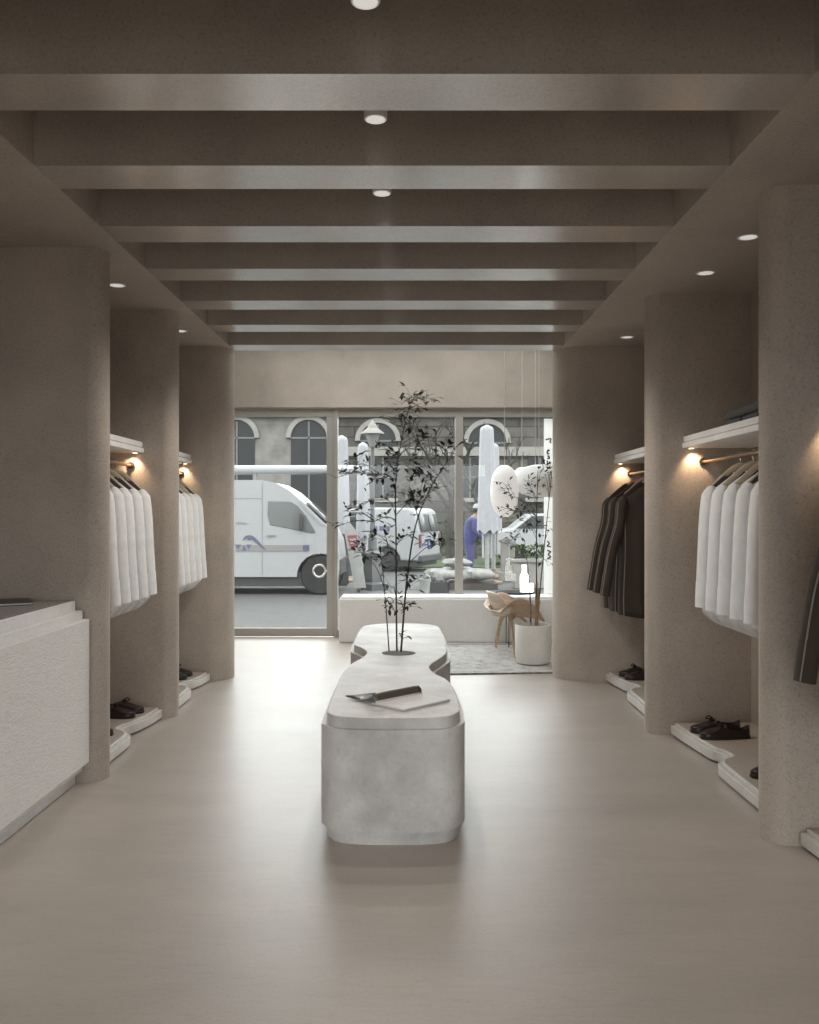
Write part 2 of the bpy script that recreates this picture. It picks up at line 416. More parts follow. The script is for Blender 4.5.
# wing walls: bullet-ended partitions between the niches
def wing(name, side, x, y, th, r):
    xo = XR+.05 if side > 0 else XL-.05
    p = [(xo, y), (xo, y+th)]
    cx = x + side*r
    if th > 2*r + .01: pass
    for k in range(13):
        a = PI/2 * k/12
        p.append((cx - side*r*math.sin(a), y+th-r + r*math.cos(a)))
    for k in range(13):
        a = PI/2 * k/12
        p.append((cx - side*r*math.cos(a), y+r - r*math.sin(a)))
    return struct(MB().prism(p, 0, HC+.01).build(name, M['plaster'], smooth=50))
wing('wall_right_wing', 1, 1.6127, 4.04, .20, .10)
wing('wall_right_wing', 1, 1.6118, 6.06, .20, .10)
wing('wall_right_wing', 1, 1.3074, 7.98, .46, .23)
wing('wall_left_wing', -1, -1.6992, 4.99, .20, .10)
wing('wall_left_wing', -1, -1.7038, 6.54, .20, .10)
wing('wall_left_wing', -1, -1.5943, 7.98, .40, .20)
# far wall over and beside the shopfront
struct(MB().box((-2.75, 10.7, 2.745), (2.75, 10.9, 3.9)).build('wall_front', M['plaster']))
struct(MB().box((1.84, 10.7, 0), (2.75, 10.9, 2.745)).build('wall_front_right', M['plaster']))
struct(MB().box((-2.75, 10.7, 0), (-2.30, 10.9, 2.745)).build('wall_front_left', M['plaster']))
struct(MB().box((-2.3, 10.71, 2.735), (1.84, 10.74, 2.748)).build('trim_10', M['frame_dark']))
# shopfront: one sliding door leaf and the fixed glazing beside it
dr = MB().box((-2.30, 10.76, 2.64), (-.906, 10.82, 2.735)).box((-2.30, 10.76, .012), (-.906, 10.82, .11))
dr.box((-2.30, 10.76, .11), (-2.2, 10.82, 2.64)).box((-.99, 10.76, .11), (-.906, 10.82, 2.64))
dr = struct(dr.build('door_1', M['frame'], bevel=.003))
MB().box((-2.2, 10.785, .11), (-.99, 10.793, 2.64)).build('pane', M['glass'], dr)
MB().torus((-1.078, 10.755, .795), .072, .011, 'y').box((-1.01, 10.745, .785), (-.985, 10.765, .805)).build('ring_handle', M['handle'], dr)
wf = MB().box((-.906, 10.75, 0), (-.858, 10.86, 2.735)).box((-.858, 10.77, 2.64), (1.84, 10.85, 2.735)).box((-.858, 10.77, 0), (1.84, 10.85, .09))
wf.box((.546, 10.765, .09), (.64, 10.85, 2.64)).box((1.80, 10.77, .09), (1.84, 10.85, 2.64))
wf = struct(wf.build('window_1', M['frame'], bevel=.003))
MB().box((-.858, 10.80, .09), (.546, 10.808, 2.64)).build('pane', M['glass'], wf)
MB().box((.64, 10.80, .09), (1.80, 10.808, 2.64)).build('pane', M['glass'], wf)

# white panel with brush lettering at the right of the glazing
pn = thing('lettered_panel', 'tall narrow white panel with black brush script at right end of the shopfront glass', 'sign', (1.655, 10.745, .524))
MB().box((-.05, -.004, 0), (.12, .004, 2.09)).build('board', M['banner'], pn)
st = MB()
def stroke(pts, r=.0085): st.tube([(p[0], -.006, p[1]) for p in spline(pts, 5, False)], r, 5)
zb = 1.28
stroke([(-.012, zb), (.032, zb+.01), (.034, zb+.05), (.010, zb+.035), (.008, zb+.075), (-.012, zb+.05), (-.012, zb+.005)])
stroke([(-.010, zb+.11), (.012, zb+.105), (.012, zb+.135), (-.008, zb+.14), (-.010, zb+.115), (.005, zb+.16)])
stroke([(.03, zb+.24), (.035, zb+.21), (.012, zb+.20), (.008, zb+.24), (-.012, zb+.24), (-.012, zb+.20)])
stroke([(.034, zb+.285), (-.008, zb+.275), (-.012, zb+.31)])
stroke([(.014, zb+.27), (.016, zb+.30)])
stroke([(-.012, zb+.335), (.014, zb+.335), (.008, zb+.36), (-.010, zb+.365)])
stroke([(.014, zb+.39), (-.010, zb+.395), (-.010, zb+.42), (.014, zb+.43), (-.012, zb+.435)])
stroke([(.036, zb+.52), (.020, zb+.535), (.030, zb+.57), (-.03, zb+.56)])
stroke([(-.012, .42), (.03, .44), (.0, .47), (.03, .50), (-.012, .52)])
stroke([(.03, .56), (-.012, .57), (.012, .60), (-.012, .63)])
st.build('lettering', M['ink'], pn)

# bench along the window
wb = thing('window_bench', 'long white plaster bench running under the shopfront window', 'bench', (0.6, 10.5, 0))
MB().prism([(-1.41, -.18), (1.93, -.18), (1.93, .24), (-1.41, .24)], 0, .505).build('seat_block', M['stone_soft'], wb, bevel=.018, seg=3)
MB().prism([(-1.39, -.16), (1.93, -.16), (1.93, .24), (-1.39, .24)], .504, .522).build('top_slab', M['stone_soft'], wb, bevel=.008, seg=3)

# ------------------------------------------------------------------ island
isl_L = [(-.385, 4.22), (-.389, 4.70), (-.385, 5.15), (-.358, 5.48), (-.303, 5.73), (-.281, 5.95), (-.33, 6.16), (-.388, 6.32), (-.395, 6.75), (-.383, 7.22)]
isl_R = [(.240, 7.22), (.252, 6.75), (.256, 6.28), (.240, 5.92), (.185, 5.68), (.135, 5.50), (.119, 5.36), (.146, 5.17), (.205, 4.98), (.236, 4.70), (.236, 4.28)]
front = [(.222, 4.165), (.17, 4.085), (.07, 4.055), (-.075, 4.05), (-.22, 4.055), (-.32, 4.085), (-.372, 4.15)]
back = [(-.34, 7.38), (-.22, 7.475), (-.07, 7.49), (.08, 7.475), (.20, 7.38)]
outline = spline(isl_L + back + isl_R + front, 6)
isl = thing('display_island', 'long pale stone-plaster island with wavy sides in the middle of the floor', 'display island', (-.075, 5.77, 0))
def rel(poly): return [(a+.075, b-5.77) for a, b in poly]
MB().prism(rel(offset(outline, -.002)), 0, .066).build('plinth', M['stone'], isl, bevel=.004, smooth=35)
MB().prism(rel(offset(outline, .025)), .064, .522).build('body', M['stone'], isl, bevel=.01, seg=3, smooth=35)
top = MB().prism(rel(outline), .520, .573).build('top_slab', M['stone'], isl, smooth=35)
cut = MB().lathe([(.110, .40), (.110, .70)], 48, (.004, .150, 0)).build('cutter', M['stone'])
cut.location = isl.location
bpy.context.view_layer.update()
bo = top.modifiers.new('hole', 'BOOLEAN'); bo.operation = 'DIFFERENCE'; bo.object = cut; bo.solver = 'EXACT'
bpy.context.view_layer.update()
me = bpy.data.meshes.new_from_object(top.evaluated_get(bpy.context.evaluated_depsgraph_get()))
top.modifiers.clear(); top.data = me; bpy.data.objects.remove(cut)
for p in me.polygons: p.use_smooth = True
me.set_sharp_from_angle(angle=math.radians(35))
k = top.modifiers.new('bevel', 'BEVEL'); k.width = .006; k.segments = 3; k.limit_method = 'ANGLE'; k.angle_limit = math.radians(50)
MB().lathe([(0, .523), (.108, .523), (.108, .535), (.05, .538), (0, .539)], 40, (.004, .150, 0)).build('planting_bed', M['gravel'], isl)

# open magazine lying on the island
mg = thing('open_magazine', 'open magazine with one dark-covered half curled over on the island top', 'magazine', (-.185, 4.325, .574), math.radians(45.5))
MB().box((0, -.218, .001), (.325, -.004, .0115)).build('page_block', M['paper'], mg, bevel=.002)
cp = spline([(-.020, .002), (-.028, .016), (-.022, .038), (-.002, .050), (.024, .045), (.050, .028), (.085, .013), (.135, .009), (.190, .016)], 5, False)
def curl(off):
    def f(u, v):
        q = cp[min(int(u*(len(cp)-1)+.5), len(cp)-1)]
        k = 1 - .45*v*max(0, (q[0]-.03)/.12)
        return Vector((.004 + .318*v, q[0]*k, q[1] - off*(1 if q[1] > .012 else .3)))
    return f
MB().grid(curl(0), len(cp)-1, 8).build('curled_cover', M['cover'], mg, solid=.0022, smooth=60)
MB().grid(curl(.0032), len(cp)-1, 8).build('curled_pages', M['paper'], mg, solid=.003, smooth=60)
lt = MB()
for i in range(8):
    x0 = .10 + i*.016
    lt.add([(x0, -.0268, .017), (x0+.010, -.0268, .017), (x0+.010, -.0240, .027), (x0, -.0240, .027)], [(0, 1, 2, 3)])
lt.build('title_lettering', M['ink_soft'], mg)

# ------------------------------------------------------------------ counter on the left
ct = thing('counter', 'white textured counter with stepped top along the left wall', 'counter', (-2.05, 3.4, 0))
def slab(n, x, z0, z1, m, y1=1.565, bev=.004): return MB().box((-.26, -1.75, z0), (x+2.05, y1, z1)).build(n, m, ct, bevel=bev)
slab('plinth', -1.842, 0, .075, M['counter_top'])
slab('lower_step', -1.802, .074, .123, M['counter_top'])
slab('body', -1.765, .122, .911, M['counter'])
slab('upper_step', -1.802, .910, .957, M['counter_top'])
slab('top_slab', -1.842, .956, 1.011, M['counter_top'])
MB().box((-.25, -1.74, 1.010), (-1.852+2.05, 1.555, 1.0125)).build('shaded_top_sheet', M['gravel'], ct)  # darker inset painting shade on the counter top, borrowing the gravel material
bk = thing('closed_booklet', 'dark closed booklet lying on the white counter top', 'booklet', (-2.12, 4.78, 1.0125), .5)
MB().box((-.10, -.13, 0), (.10, .13, .004)).box((-.10, -.13, .0125), (.10, .13, .0165)).box((-.10, -.13, .0), (-.096, .13, .0165)).build('cover', M['leather'], bk)
MB().box((-.095, -.125, .004), (.097, .125, .0125)).build('pages', M['paper'], bk)

# ------------------------------------------------------------------ niches: upper shelves, rails, low shelves
def shelf(name, side, xf, y0, y1, label):
    xw = XR if side > 0 else XL
    t = thing(name, label, 'shelf', ((xf+xw)/2, (y0+y1)/2, 1.93), 0, 'upper shelves of the niches')
    cx, cy = t.location.x, t.location.y
    e = abs(xw-xf)/2
    def pl(inset):
        a = e - inset
        q = [(-side*-e, -(y1-y0)/2), (-side*-e, (y1-y0)/2), (-side*(a), (y1-y0)/2), (-side*a, -(y1-y0)/2)]
        return q
    MB().prism(pl(0.010), .041, .078).build('upper_tier', M['shelf'], t, bevel=.002)
    MB().prism(pl(0.030), .033, .0415).build('shadow_gap', M['shelf'], t)
    MB().prism(pl(0.0), 0, .034).build('lower_tier', M['shelf'], t, bevel=.002)
    return t
NICHE = {'rn': (1, 1.835, 4.30, 6.06), 'rf': (1, 1.812, 6.32, 7.98), 'r0': (1, 1.835, 2.0, 4.04),
         'ln': (-1, -1.93, 5.25, 6.54), 'lf': (-1, -1.93, 6.80, 7.98)}
DESC = {'rn': 'in the right niche with white shirts', 'rf': 'in the far right niche with brown coats', 'r0': 'in the nearest right niche at the frame edge',
        'ln': 'in the left niche beside the counter', 'lf': 'in the far left niche by the window'}
for k, (s, xf, y0, y1) in NICHE.items():
    shelf('wall_shelf', s, xf, y0, y1, 'pale two-tier upper shelf ' + DESC[k])
RAILX = {'rn': 1.975, 'rf': 1.955, 'r0': 1.955, 'ln': -2.02, 'lf': -2.02}
RZ = 1.838
for k, (s, xf, y0, y1) in NICHE.items():
    t = thing('clothes_rail', 'bronze clothes rail ' + DESC[k], 'clothes rail', (RAILX[k], (y0+y1)/2, RZ), 0, 'clothes rails of the niches')
    h = (y1-y0)/2
    MB().tube([(0, -h, 0), (0, h, 0)], .0125, 12).build('bar', M['bronze'], t)
    for e in (-1, 1):
        MB().tube([(0, e*h, 0), (0, e*(h-.012), 0)], .026, 16).build('end_flange', M['bronze'], t)
# small shelf spots: recessed puck under each shelf close to the far partition
for k, (s, xf, y0, y1) in NICHE.items():
    px = xf + s*.045; py = y1 - .06
    o = thing('shelf_spotlight', 'warm spotlight under the shelf ' + DESC[k], 'light', (px, py, 1.924), 0, 'warm puck lights under the shelves')
    MB().lathe([(.022, 0), (.022, .006)], 20).build('rim', M['steel'], o)
    MB().lathe([(.016, -.001), (.016, .0)], 20).build('lens', M['led'], o)
    l = bpy.data.lights.new('puck_spot', 'SPOT'); l.energy = 2.9; l.color = (1, .70, .43); l.spot_size = math.radians(104); l.spot_blend = .9; l.shadow_soft_size = .012
    lo = bpy.data.objects.new('puck_spot', l); COL.objects.link(lo); lo.location = (px + s*.02, py, 1.915)
    lo.rotation_euler = Vector((s*.12, .40, -1)).to_track_quat('-Z', 'Y').to_euler()
# low shoe shelves with a wavy front edge
def low_shelf(k, label, wave):
    s, xf, y0, y1 = NICHE[k]
    xw = XR if s > 0 else XL
    t = thing('shoe_shelf', label, 'shelf', ((xf+xw)/2, (y0+y1)/2, 0), 0, 'low wavy shoe shelves')
    cx, cy = t.location.x, t.location.y
    w = spline([(a - cx, b - cy) for a, b in wave], 10, False)
    xe = xw - cx
    def poly(ins, ye=0):
        ww = [(a + s*ins, b) for a, b in w]
        return [(xe, ww[0][1])] + ww + [(xe, ww[-1][1])]
    MB().prism(poly(.04), 0, .016).build('plinth', M['shoe_shelf'], t, smooth=35)
    MB().prism(poly(0), .014, .070).build('body', M['shoe_shelf'], t, bevel=.003, smooth=35)
    MB().prism(poly(.028), .069, .085).build('top_lip', M['shoe_shelf'], t, bevel=.003, smooth=35)
    MB().prism(poly(.040), .084, .0865).build('shaded_plaster_top', M['plaster'], t, smooth=35)  # plaster inset whose darker tone also paints the shade on the shelf top
    return t
def wv(x, d, y1, y0, s, c=.8):                          # far end y1 to near end y0 with one S notch
    n = y1 - c + .10
    return [(x, y1-.01), (x+s*.012, y1-.20), (x+s*.030, (y1-.20+n+.09)/2), (x+s*.055, n+.07), (x+s*d*.88, n), (x+s*d, n-.07), (x+s*d*.95, n-.13), (x+s*.03, n-.19), (x+s*.0, n-.24), (x-s*.012, n-.34), (x-s*.012, (n-.34+y0)/2), (x-s*.01, y0+.01)]
low_shelf('rn', 'low wavy-edged shoe shelf on the floor of the right niche with white shirts', wv(1.752, .098, 6.05, 4.31, 1, .80))
low_shelf('rf', 'low wavy-edged shoe shelf on the floor under the brown coats', wv(1.735, .105, 7.97, 6.33, 1, .66))
low_shelf('r0', 'low wavy-edged shoe shelf at the lower right frame edge', wv(1.745, .085, 4.03, 2.0, 1))
low_shelf('ln', 'low wavy-edged shoe shelf on the floor of the left niche beside the counter', wv(-1.79, .100, 6.53, 5.26, -1, .62))
low_shelf('lf', 'low wavy-edged shoe shelf on the floor of the far left niche', wv(-1.765, .100, 7.97, 6.81, -1, .56))

# ------------------------------------------------------------------ clothes
def make_hanger(label, group, m):
    t = thing('coat_hanger', label, 'hanger', (0, 0, 0), 0, group)
    MB().tube(spline([(-.17, .006, -.136), (-.125, .004, -.096), (-.072, 0, -.042), (-.03, 0, -.012), (0, 0, -.004), (.03, 0, -.012), (.072, 0, -.042), (.125, .004, -.096), (.17, .006, -.136)], 5, False), .0135, 8, flat=(1.3, .55)).build('arms', m, t)
    hk = [(0, 0, -.005), (0, 0, .030)]
    for i in range(9):
        a = -PI*.10 + PI*1.1*i/8
        hk.append((0, -.017*math.cos(a + 0) if False else .0185*math.sin(a - PI/2) + .0, .058 + .0185*math.cos(a - PI/2)))
    MB().tube([(0, 0, -.005), (0, .002, .02), (0, .014, .036)] + [(0, .0185*math.cos(b), .058+.0185*math.sin(b)) for b in [(-.5 + 3.6*i/9) for i in range(10)]], .0022, 6).build('hook', M['steel'], t)
    return t
def make_garment(name, label, cat, group, fab, shoulder, hemw, length, tail, depth, slv, seed, neck_mat, edge=None, sl_dx=.03, wall=0):
    rnd = random.Random(seed)
    t = thing('hanging_'+name, label, cat, (0, 0, 0), 0, group)
    ph = [rnd.uniform(0, 6.28) for _ in range(6)]
    tipz = -.03 - .125*(shoulder/.215)**.8
    def topz(u):
        a = abs(u)
        return -.048 + .018*min(1, a/.34)**2 if a < .34 else -.030 + (tipz+.030)*((a-.34)/.66)**1.2
    def wid(v): return shoulder + (hemw-shoulder)*min(1, v*1.3)**.9
    def sheet(side):
        def f(a, v):
            u = -1 + 2*a
            zt = topz(u)
            if side < 0: zt -= .042*(1 - min(1, abs(u)/.93)**8)
            zh = -length + tail*abs(u)**2.4
            z = zt + (zh-zt)*v
            d = depth*(.28 + .72*min(1, v*3.2)**.8)
            y = d*math.sqrt(max(0, 1-abs(u)**2.2))
            fold = .008*math.sin(u*9 + ph[0] + v*1.5) + .006*math.sin(u*17 + ph[1] - v*2) + .006*noise.noise(Vector((u*2.5+seed, v*3, side)))
            y += fold*min(1, v*2)*(1-abs(u)**4)
            x = u*wid(v) + .008*math.sin(v*7 + ph[2])*v
            return Vector((x, side*y, z))
        return f
    MB().grid(sheet(-1), 26, 18).grid(sheet(1), 26, 18).build('torso', fab, t, smooth=60, solid=.003)
    # dark sheet painting the shade inside the open neck; coats use their cloth
    def neck_sheet(a, v):
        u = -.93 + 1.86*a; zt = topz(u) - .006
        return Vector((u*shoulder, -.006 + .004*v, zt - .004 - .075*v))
    MB().grid(neck_sheet, 20, 2).build('neck_shade_sheet', neck_mat, t)
    sl0 = sl_dx
    for sd in (-1, 1):
        sl_dx = -.012 if wall == sd else sl0
        p = [(sd*(shoulder-.035), 0, tipz+.02), (sd*(shoulder-.012), -.003, tipz-.05), (sd*(shoulder+.006), -.008, tipz-.20), (sd*(shoulder+sl_dx*.55), -.015, tipz-slv*.55), (sd*(shoulder+sl_dx), -.008+.01*sd, tipz-slv)]
        pts = spline(p, 6, False); n = len(pts)
        rad = [(.030 + .042*min(1, i/5)) - .016*i/n for i in range(n)]
        MB().tube(pts, rad, 14, flat=(.66, .92), up=(1, 0, 0)).build('sleeve', fab, t, smooth=60)
        cu = MB().tube([Vector(pts[-4]), Vector(pts[-3]), Vector(pts[-2]), Vector(pts[-1]) + Vector((0, 0, -.006))], [r*1.06 for r in rad[-4:]], 14, flat=(.66, .92), up=(1, 0, 0))
        cu.build('cuff', fab, t, smooth=60)
        if edge:
            sx = [Vector(q) + Vector((sd*rad[i]*.66*.8, -rad[i]*.55, 0)) for i, q in enumerate(pts)]
            MB().tube(sx[2:], .004, 6).build('sleeve_seam', edge, t)
    if edge:
        MB().tube([sheet(-1)(.06, v/14) + Vector((0, -.004, 0)) for v in range(1, 15)], .0045, 6).tube([sheet(-1)(.94, v/14) + Vector((0, -.004, 0)) for v in range(1, 15)], .0045, 6).build('side_seam', edge, t)
        MB().tube([sheet(-1)(.5, v/14) + Vector((0, -.005, 0)) for v in range(0, 15)], .004, 6).build('front_edge', edge, t)
    else:
        for i in range(6):
            pass
        pk = MB().grid(lambda a, v: sheet(-1)(.66+.16*a, .22+.13*v) + Vector((0, -.0045, 0)), 4, 4)
        pk.build('pocket', fab, t, solid=.002)
        MB().grid(lambda a, v: sheet(-1)(.475+.05*a, .02+.95*v) + Vector((0, -.004, 0)), 2, 18).build('button_placket', fab, t, solid=.002)
    return t
ORD = ['first', 'second', 'third', 'fourth', 'fifth', 'sixth']
NZ = 1.780
def rack(k, ys, make, hm, lab, hlab, grp, hgrp, zoff=0):
    protos = None
    for i, y in enumerate(ys):
        loc = (RAILX[k], y, NZ)
        if i == 0:
            g = make(lab % ORD[i]); h = make_hanger(hlab % ORD[i], hgrp, hm); protos = (g, h); g.location = loc; h.location = loc
            hs = h
        else:
            g = dup(protos[0], loc, random.uniform(-.05, .05), lab % ORD[i]); h = dup(protos[1], loc, 0, hlab % ORD[i])
            g.rotation_euler.z = random.uniform(-.06, .06)
def mk_shirt(seed, group):
    return lambda l: make_garment('shirt', l, 'shirt', group, M['shirt'], .203, .225, .975, .105, .062, .69, seed, M['neck_shade'], sl_dx=.035)
rack('rn', [5.36, 5.165, 4.97, 4.775, 4.58], mk_shirt(1, 'white shirts in the right niche'), M['hanger'],
     'white shirt hanging in the right niche, %s from its far end', 'pale wooden hanger in the right niche shirts, %s from the far end', 'white shirts in the right niche', 'hangers of the right niche shirts')
rack('ln', [6.2, 6.0, 5.8, 5.61, 5.43], mk_shirt(2, 'white shirts in the left niche'), M['hanger'],
     'white shirt hanging in the left niche beside the counter, %s from its far end', 'pale wooden hanger in the left niche beside the counter, %s from the far end', 'white shirts in the left niche', 'hangers of the left niche shirts')
rack('lf', [7.74, 7.55, 7.36, 7.17, 6.99], mk_shirt(3, 'white shirts in the far left niche'), M['hanger'],
     'white shirt hanging in the far left niche by the window, %s from its far end', 'pale wooden hanger in the far left niche, %s from the far end', 'white shirts in the far left niche', 'hangers of the far left shirts')
def mk_coat(l): return make_garment('coat', l, 'coat', 'dark brown coats in the far right niche', M['jacket'], .275, .285, 1.125, .03, .085, .76, 5, M['jacket'], M['jacket_edge'], sl_dx=.125, wall=1)
rack('rf', [7.70, 7.45, 7.20], mk_coat, M['hanger_red'],
     'dark brown long-sleeved coat in the far right niche, %s from its far end', 'reddish wooden hanger holding a brown coat, %s from the niche far end', 'dark brown coats in the far right niche', 'hangers of the brown coats')
def mk_coat0(l): return make_garment('coat', 'dark coat whose sleeve shows at the right edge of the photo', 'coat', None, M['jacket'], .275, .285, 1.125, .03, .085, .76, 5, M['jacket'], M['jacket_edge'], sl_dx=.125, wall=1)
g = mk_coat0(''); g.location = (1.955, 3.56, NZ)
h = make_hanger('wooden hanger under the dark coat at the right photo edge', None, M['hanger_red']); h.location = (1.955, 3.56, NZ)

# folded knitwear on the upper shelves
def make_knit(label, group):
    t = thing('folded_sweater', label, 'sweater', (0, 0, 0), 0, group)
    p = [(.15, .002), (.15, .024), (-.12, .024), (-.12, .0265), (.15, .0265), (.15, .050)]
    o = []
    # doubled sheet with a rounded fold towards the aisle
    o += [(.14, .0), (-.12, .0)]
    for k in range(9):
        a = -PI/2 - PI*k/8; o.append((-.125 + .027*math.cos(a), .027 + .027*math.sin(a)))
    o += [(.14, .054), (.14, .030), (-.11, .0285), (-.11, .0255), (.14, .024)]
    MB().prism(o, -.13, .13, 'y').build('folded_body', M['knit'], t, bevel=.008, seg=3, smooth=60)
    MB().box((-.10, -.10, .053), (.13, -.04, .061)).build('folded_sleeve', M['knit'], t, bevel=.006, seg=2)
    return t
kz = 2.009
k0 = make_knit('lower charcoal folded sweater of the far stack on the right niche shelf', 'folded knitwear on the upper shelves')
k0.location = (2.07, 5.36, kz); k0.scale = (1, 1, .86)
dz = .054
dup(k0, (2.075, 5.37, kz+dz), .06, 'upper charcoal folded sweater of the far stack on the right niche shelf')
dup(k0, (2.06, 5.05, kz), -.04, 'lower charcoal folded sweater of the near stack on the right niche shelf')
dup(k0, (2.06, 5.06, kz+dz), .03, 'upper charcoal folded sweater of the near stack on the right niche shelf')
dup(k0, (2.04, 6.90, kz), .03, 'lower dark folded sweater on the shelf over the brown coats')
dup(k0, (2.04, 6.90, kz+dz), -.03, 'upper dark folded sweater on the shelf over the brown coats')
dup(k0, (-2.16, 5.98, kz), PI+.04, 'lower dark folded sweater on the left niche shelf beside the counter')
dup(k0, (-2.165, 5.98, kz+dz), PI-.04, 'upper dark folded sweater on the left niche shelf beside the counter')
dup(k0, (1.99, 3.80, kz), .02, 'lower dark folded sweater at the right photo edge')
dup(k0, (1.99, 3.80, kz+dz), -.02, 'middle dark folded sweater at the right photo edge')
dup(k0, (1.99, 3.80, kz+2*dz), .02, 'top dark folded sweater at the right photo edge')

# loafers; toe along -x
def make_shoe(label, group):
    t = thing('loafer', label, 'shoe', (0, 0, 0), 0, group)
    n = 22; prof = []
    L = .29
    def hw(u): return .033 + .014*math.sin(min(1, u/.75)*PI*.62) if u < .75 else .046*math.sqrt(max(0, 1-((u-.75)/.25)**2.4))
    def hh(u): return .072 - .008*math.sin(u/.4*PI) if u < .4 else (.072 + .010*math.sin((u-.4)/.2*PI*.5) if u < .52 else .080 - .045*((u-.52)/.48)**.8)
    vs = []; K = 16
    mb = MB()
    rings = []
    for i in range(n+1):
        u = .0 + i/n
        w = max(.006, hw(u) if u > .06 else hw(.06)*math.sqrt(max(.05, 1-((.06-u)/.06)**2)))
        h = hh(u)
        x = L*.5 - L*u
        for k in range(K+1):
            a = PI*k/K
            y = w*math.copysign(abs(math.cos(a))**.75, math.cos(a)); z = .016 + (h-.016)*math.sin(a)**.62
            if .05 < u < .47 and abs(a-PI/2) < PI*.31: z = .030; 
            rings.append((x, y, z))
    fs = [(i*(K+1)+k, i*(K+1)+k+1, (i+1)*(K+1)+k+1, (i+1)*(K+1)+k) for i in range(n) for k in range(K)]
    mb.add(rings, fs); mb.f.append(list(range(K+1))); mb.f.append([n*(K+1)+k for k in range(K+1)][::-1])
    mb.build('upper', M['leather'], t, smooth=55)
    out = []
    for i in range(n+1):
        u = i/n; w = max(.01, hw(u) if u > .06 else hw(.06)*math.sqrt(max(.1, 1-((.06-u)/.06)**2))) + .004
        out.append((L*.5-L*u, w))
    MB().prism(out + [(a, -b) for a, b in reversed(out)], 0, .017).build('sole', M['sole'], t, bevel=.003)
    MB().prism([(.138, .036), (.138, -.036), (.082, -.036), (.082, .036)], -.0, .008).build('heel', M['sole'], t)
    MB().box((-.02, -.046, .052), (.004, .046, .078)).build('saddle_strap', M['leather'], t, bevel=.012, seg=3)
    MB().tube(spline([(-.012, 0, .080), (-.03, -.022, .092), (-.045, -.030, .076), (-.02, -.008, .078)], 5, False), .004, 6).tube(spline([(-.012, 0, .080), (-.03, .022, .092), (-.045, .030, .076), (-.02, .008, .078)], 5, False), .004, 6).build('lace_bow', M['leather'], t)
    return t
SH = .0865
s0 = make_shoe('dark loafer, nearer one of the pair under the white shirts on the right', 'dark loafers on the low shelves')
s0.scale = (1.1, 1.05, 1.1); s0.location = (1.972, 5.63, SH); s0.rotation_euler.z = .10
dup(s0, (1.962, 5.775, SH), .02, 'dark loafer, farther one of the pair under the white shirts on the right')
dup(s0, (1.975, 4.80, SH), .06, 'dark loafer toe peeking past the nearest right partition')
dup(s0, (1.975, 7.60, SH), .08, 'dark loafer, nearer one of the pair under the brown coats')
dup(s0, (1.965, 7.75, SH), .0, 'dark loafer, farther one of the pair under the brown coats')
dup(s0, (-2.045, 6.20, SH), PI-.10, 'dark loafer, nearer one of the pair in the left niche beside the counter')
dup(s0, (-2.03, 6.34, SH), PI-.02, 'dark loafer, farther one of the pair in the left niche beside the counter')
dup(s0, (-2.035, 5.70, SH), PI-.05, 'dark loafer toe showing behind the counter end partition')
dup(s0, (-2.04, 7.62, SH), PI-.10, 'dark loafer, nearer one of the pair in the far left niche')
dup(s0, (-2.03, 7.76, SH), PI-.02, 'dark loafer, farther one of the pair in the far left niche')

# ------------------------------------------------------------------ ceiling lamps
for i, y in enumerate([2.735, 3.555, 4.38, 5.1, 5.9, 6.7, 1.93]):
    t = thing('coffer_spotlight', 'small white cylinder spotlight hanging in the %s ceiling coffer' % ['nearest visible', 'second visible', 'third visible', 'fourth', 'fifth', 'sixth', 'overhead'][i], 'light', (-.134, y, 3.05), 0, 'cylinder spotlights in the coffers')
    MB().lathe([(.044, 0), (.046, .004), (.046, .20), (.040, .205)], 28).build('housing', M['white_paint'], t)
    MB().lathe([(.038, -.002), (.038, .001)], 28).build('lens', M['lamp_face'], t)
    MB().lathe([(.012, .20), (.012, .502)], 12).build('stem', M['white_paint'], t)
for i, (x, y, d) in enumerate([(1.81, 4.81, 'right soffit, nearest of three'), (1.82, 5.53, 'right soffit, middle of three'), (1.827, 7.56, 'right soffit over the brown coats'), (-1.895, 5.83, 'left soffit beside the first partition'), (-1.86, 7.30, 'left soffit of the far niche')]):
    t = thing('recessed_downlight', 'round white recessed downlight in the ' + d, 'light', (x, y, HC-.003), 0, 'recessed downlights in the soffits')
    MB().lathe([(.046, 0), (.058, .0), (.058, .004), (.046, .004)], 28, close=True).build('rim', M['white_paint'], t)
    MB().lathe([(.046, .0005), (.046, .003)], 28).build('lens', M['lamp_face'], t)

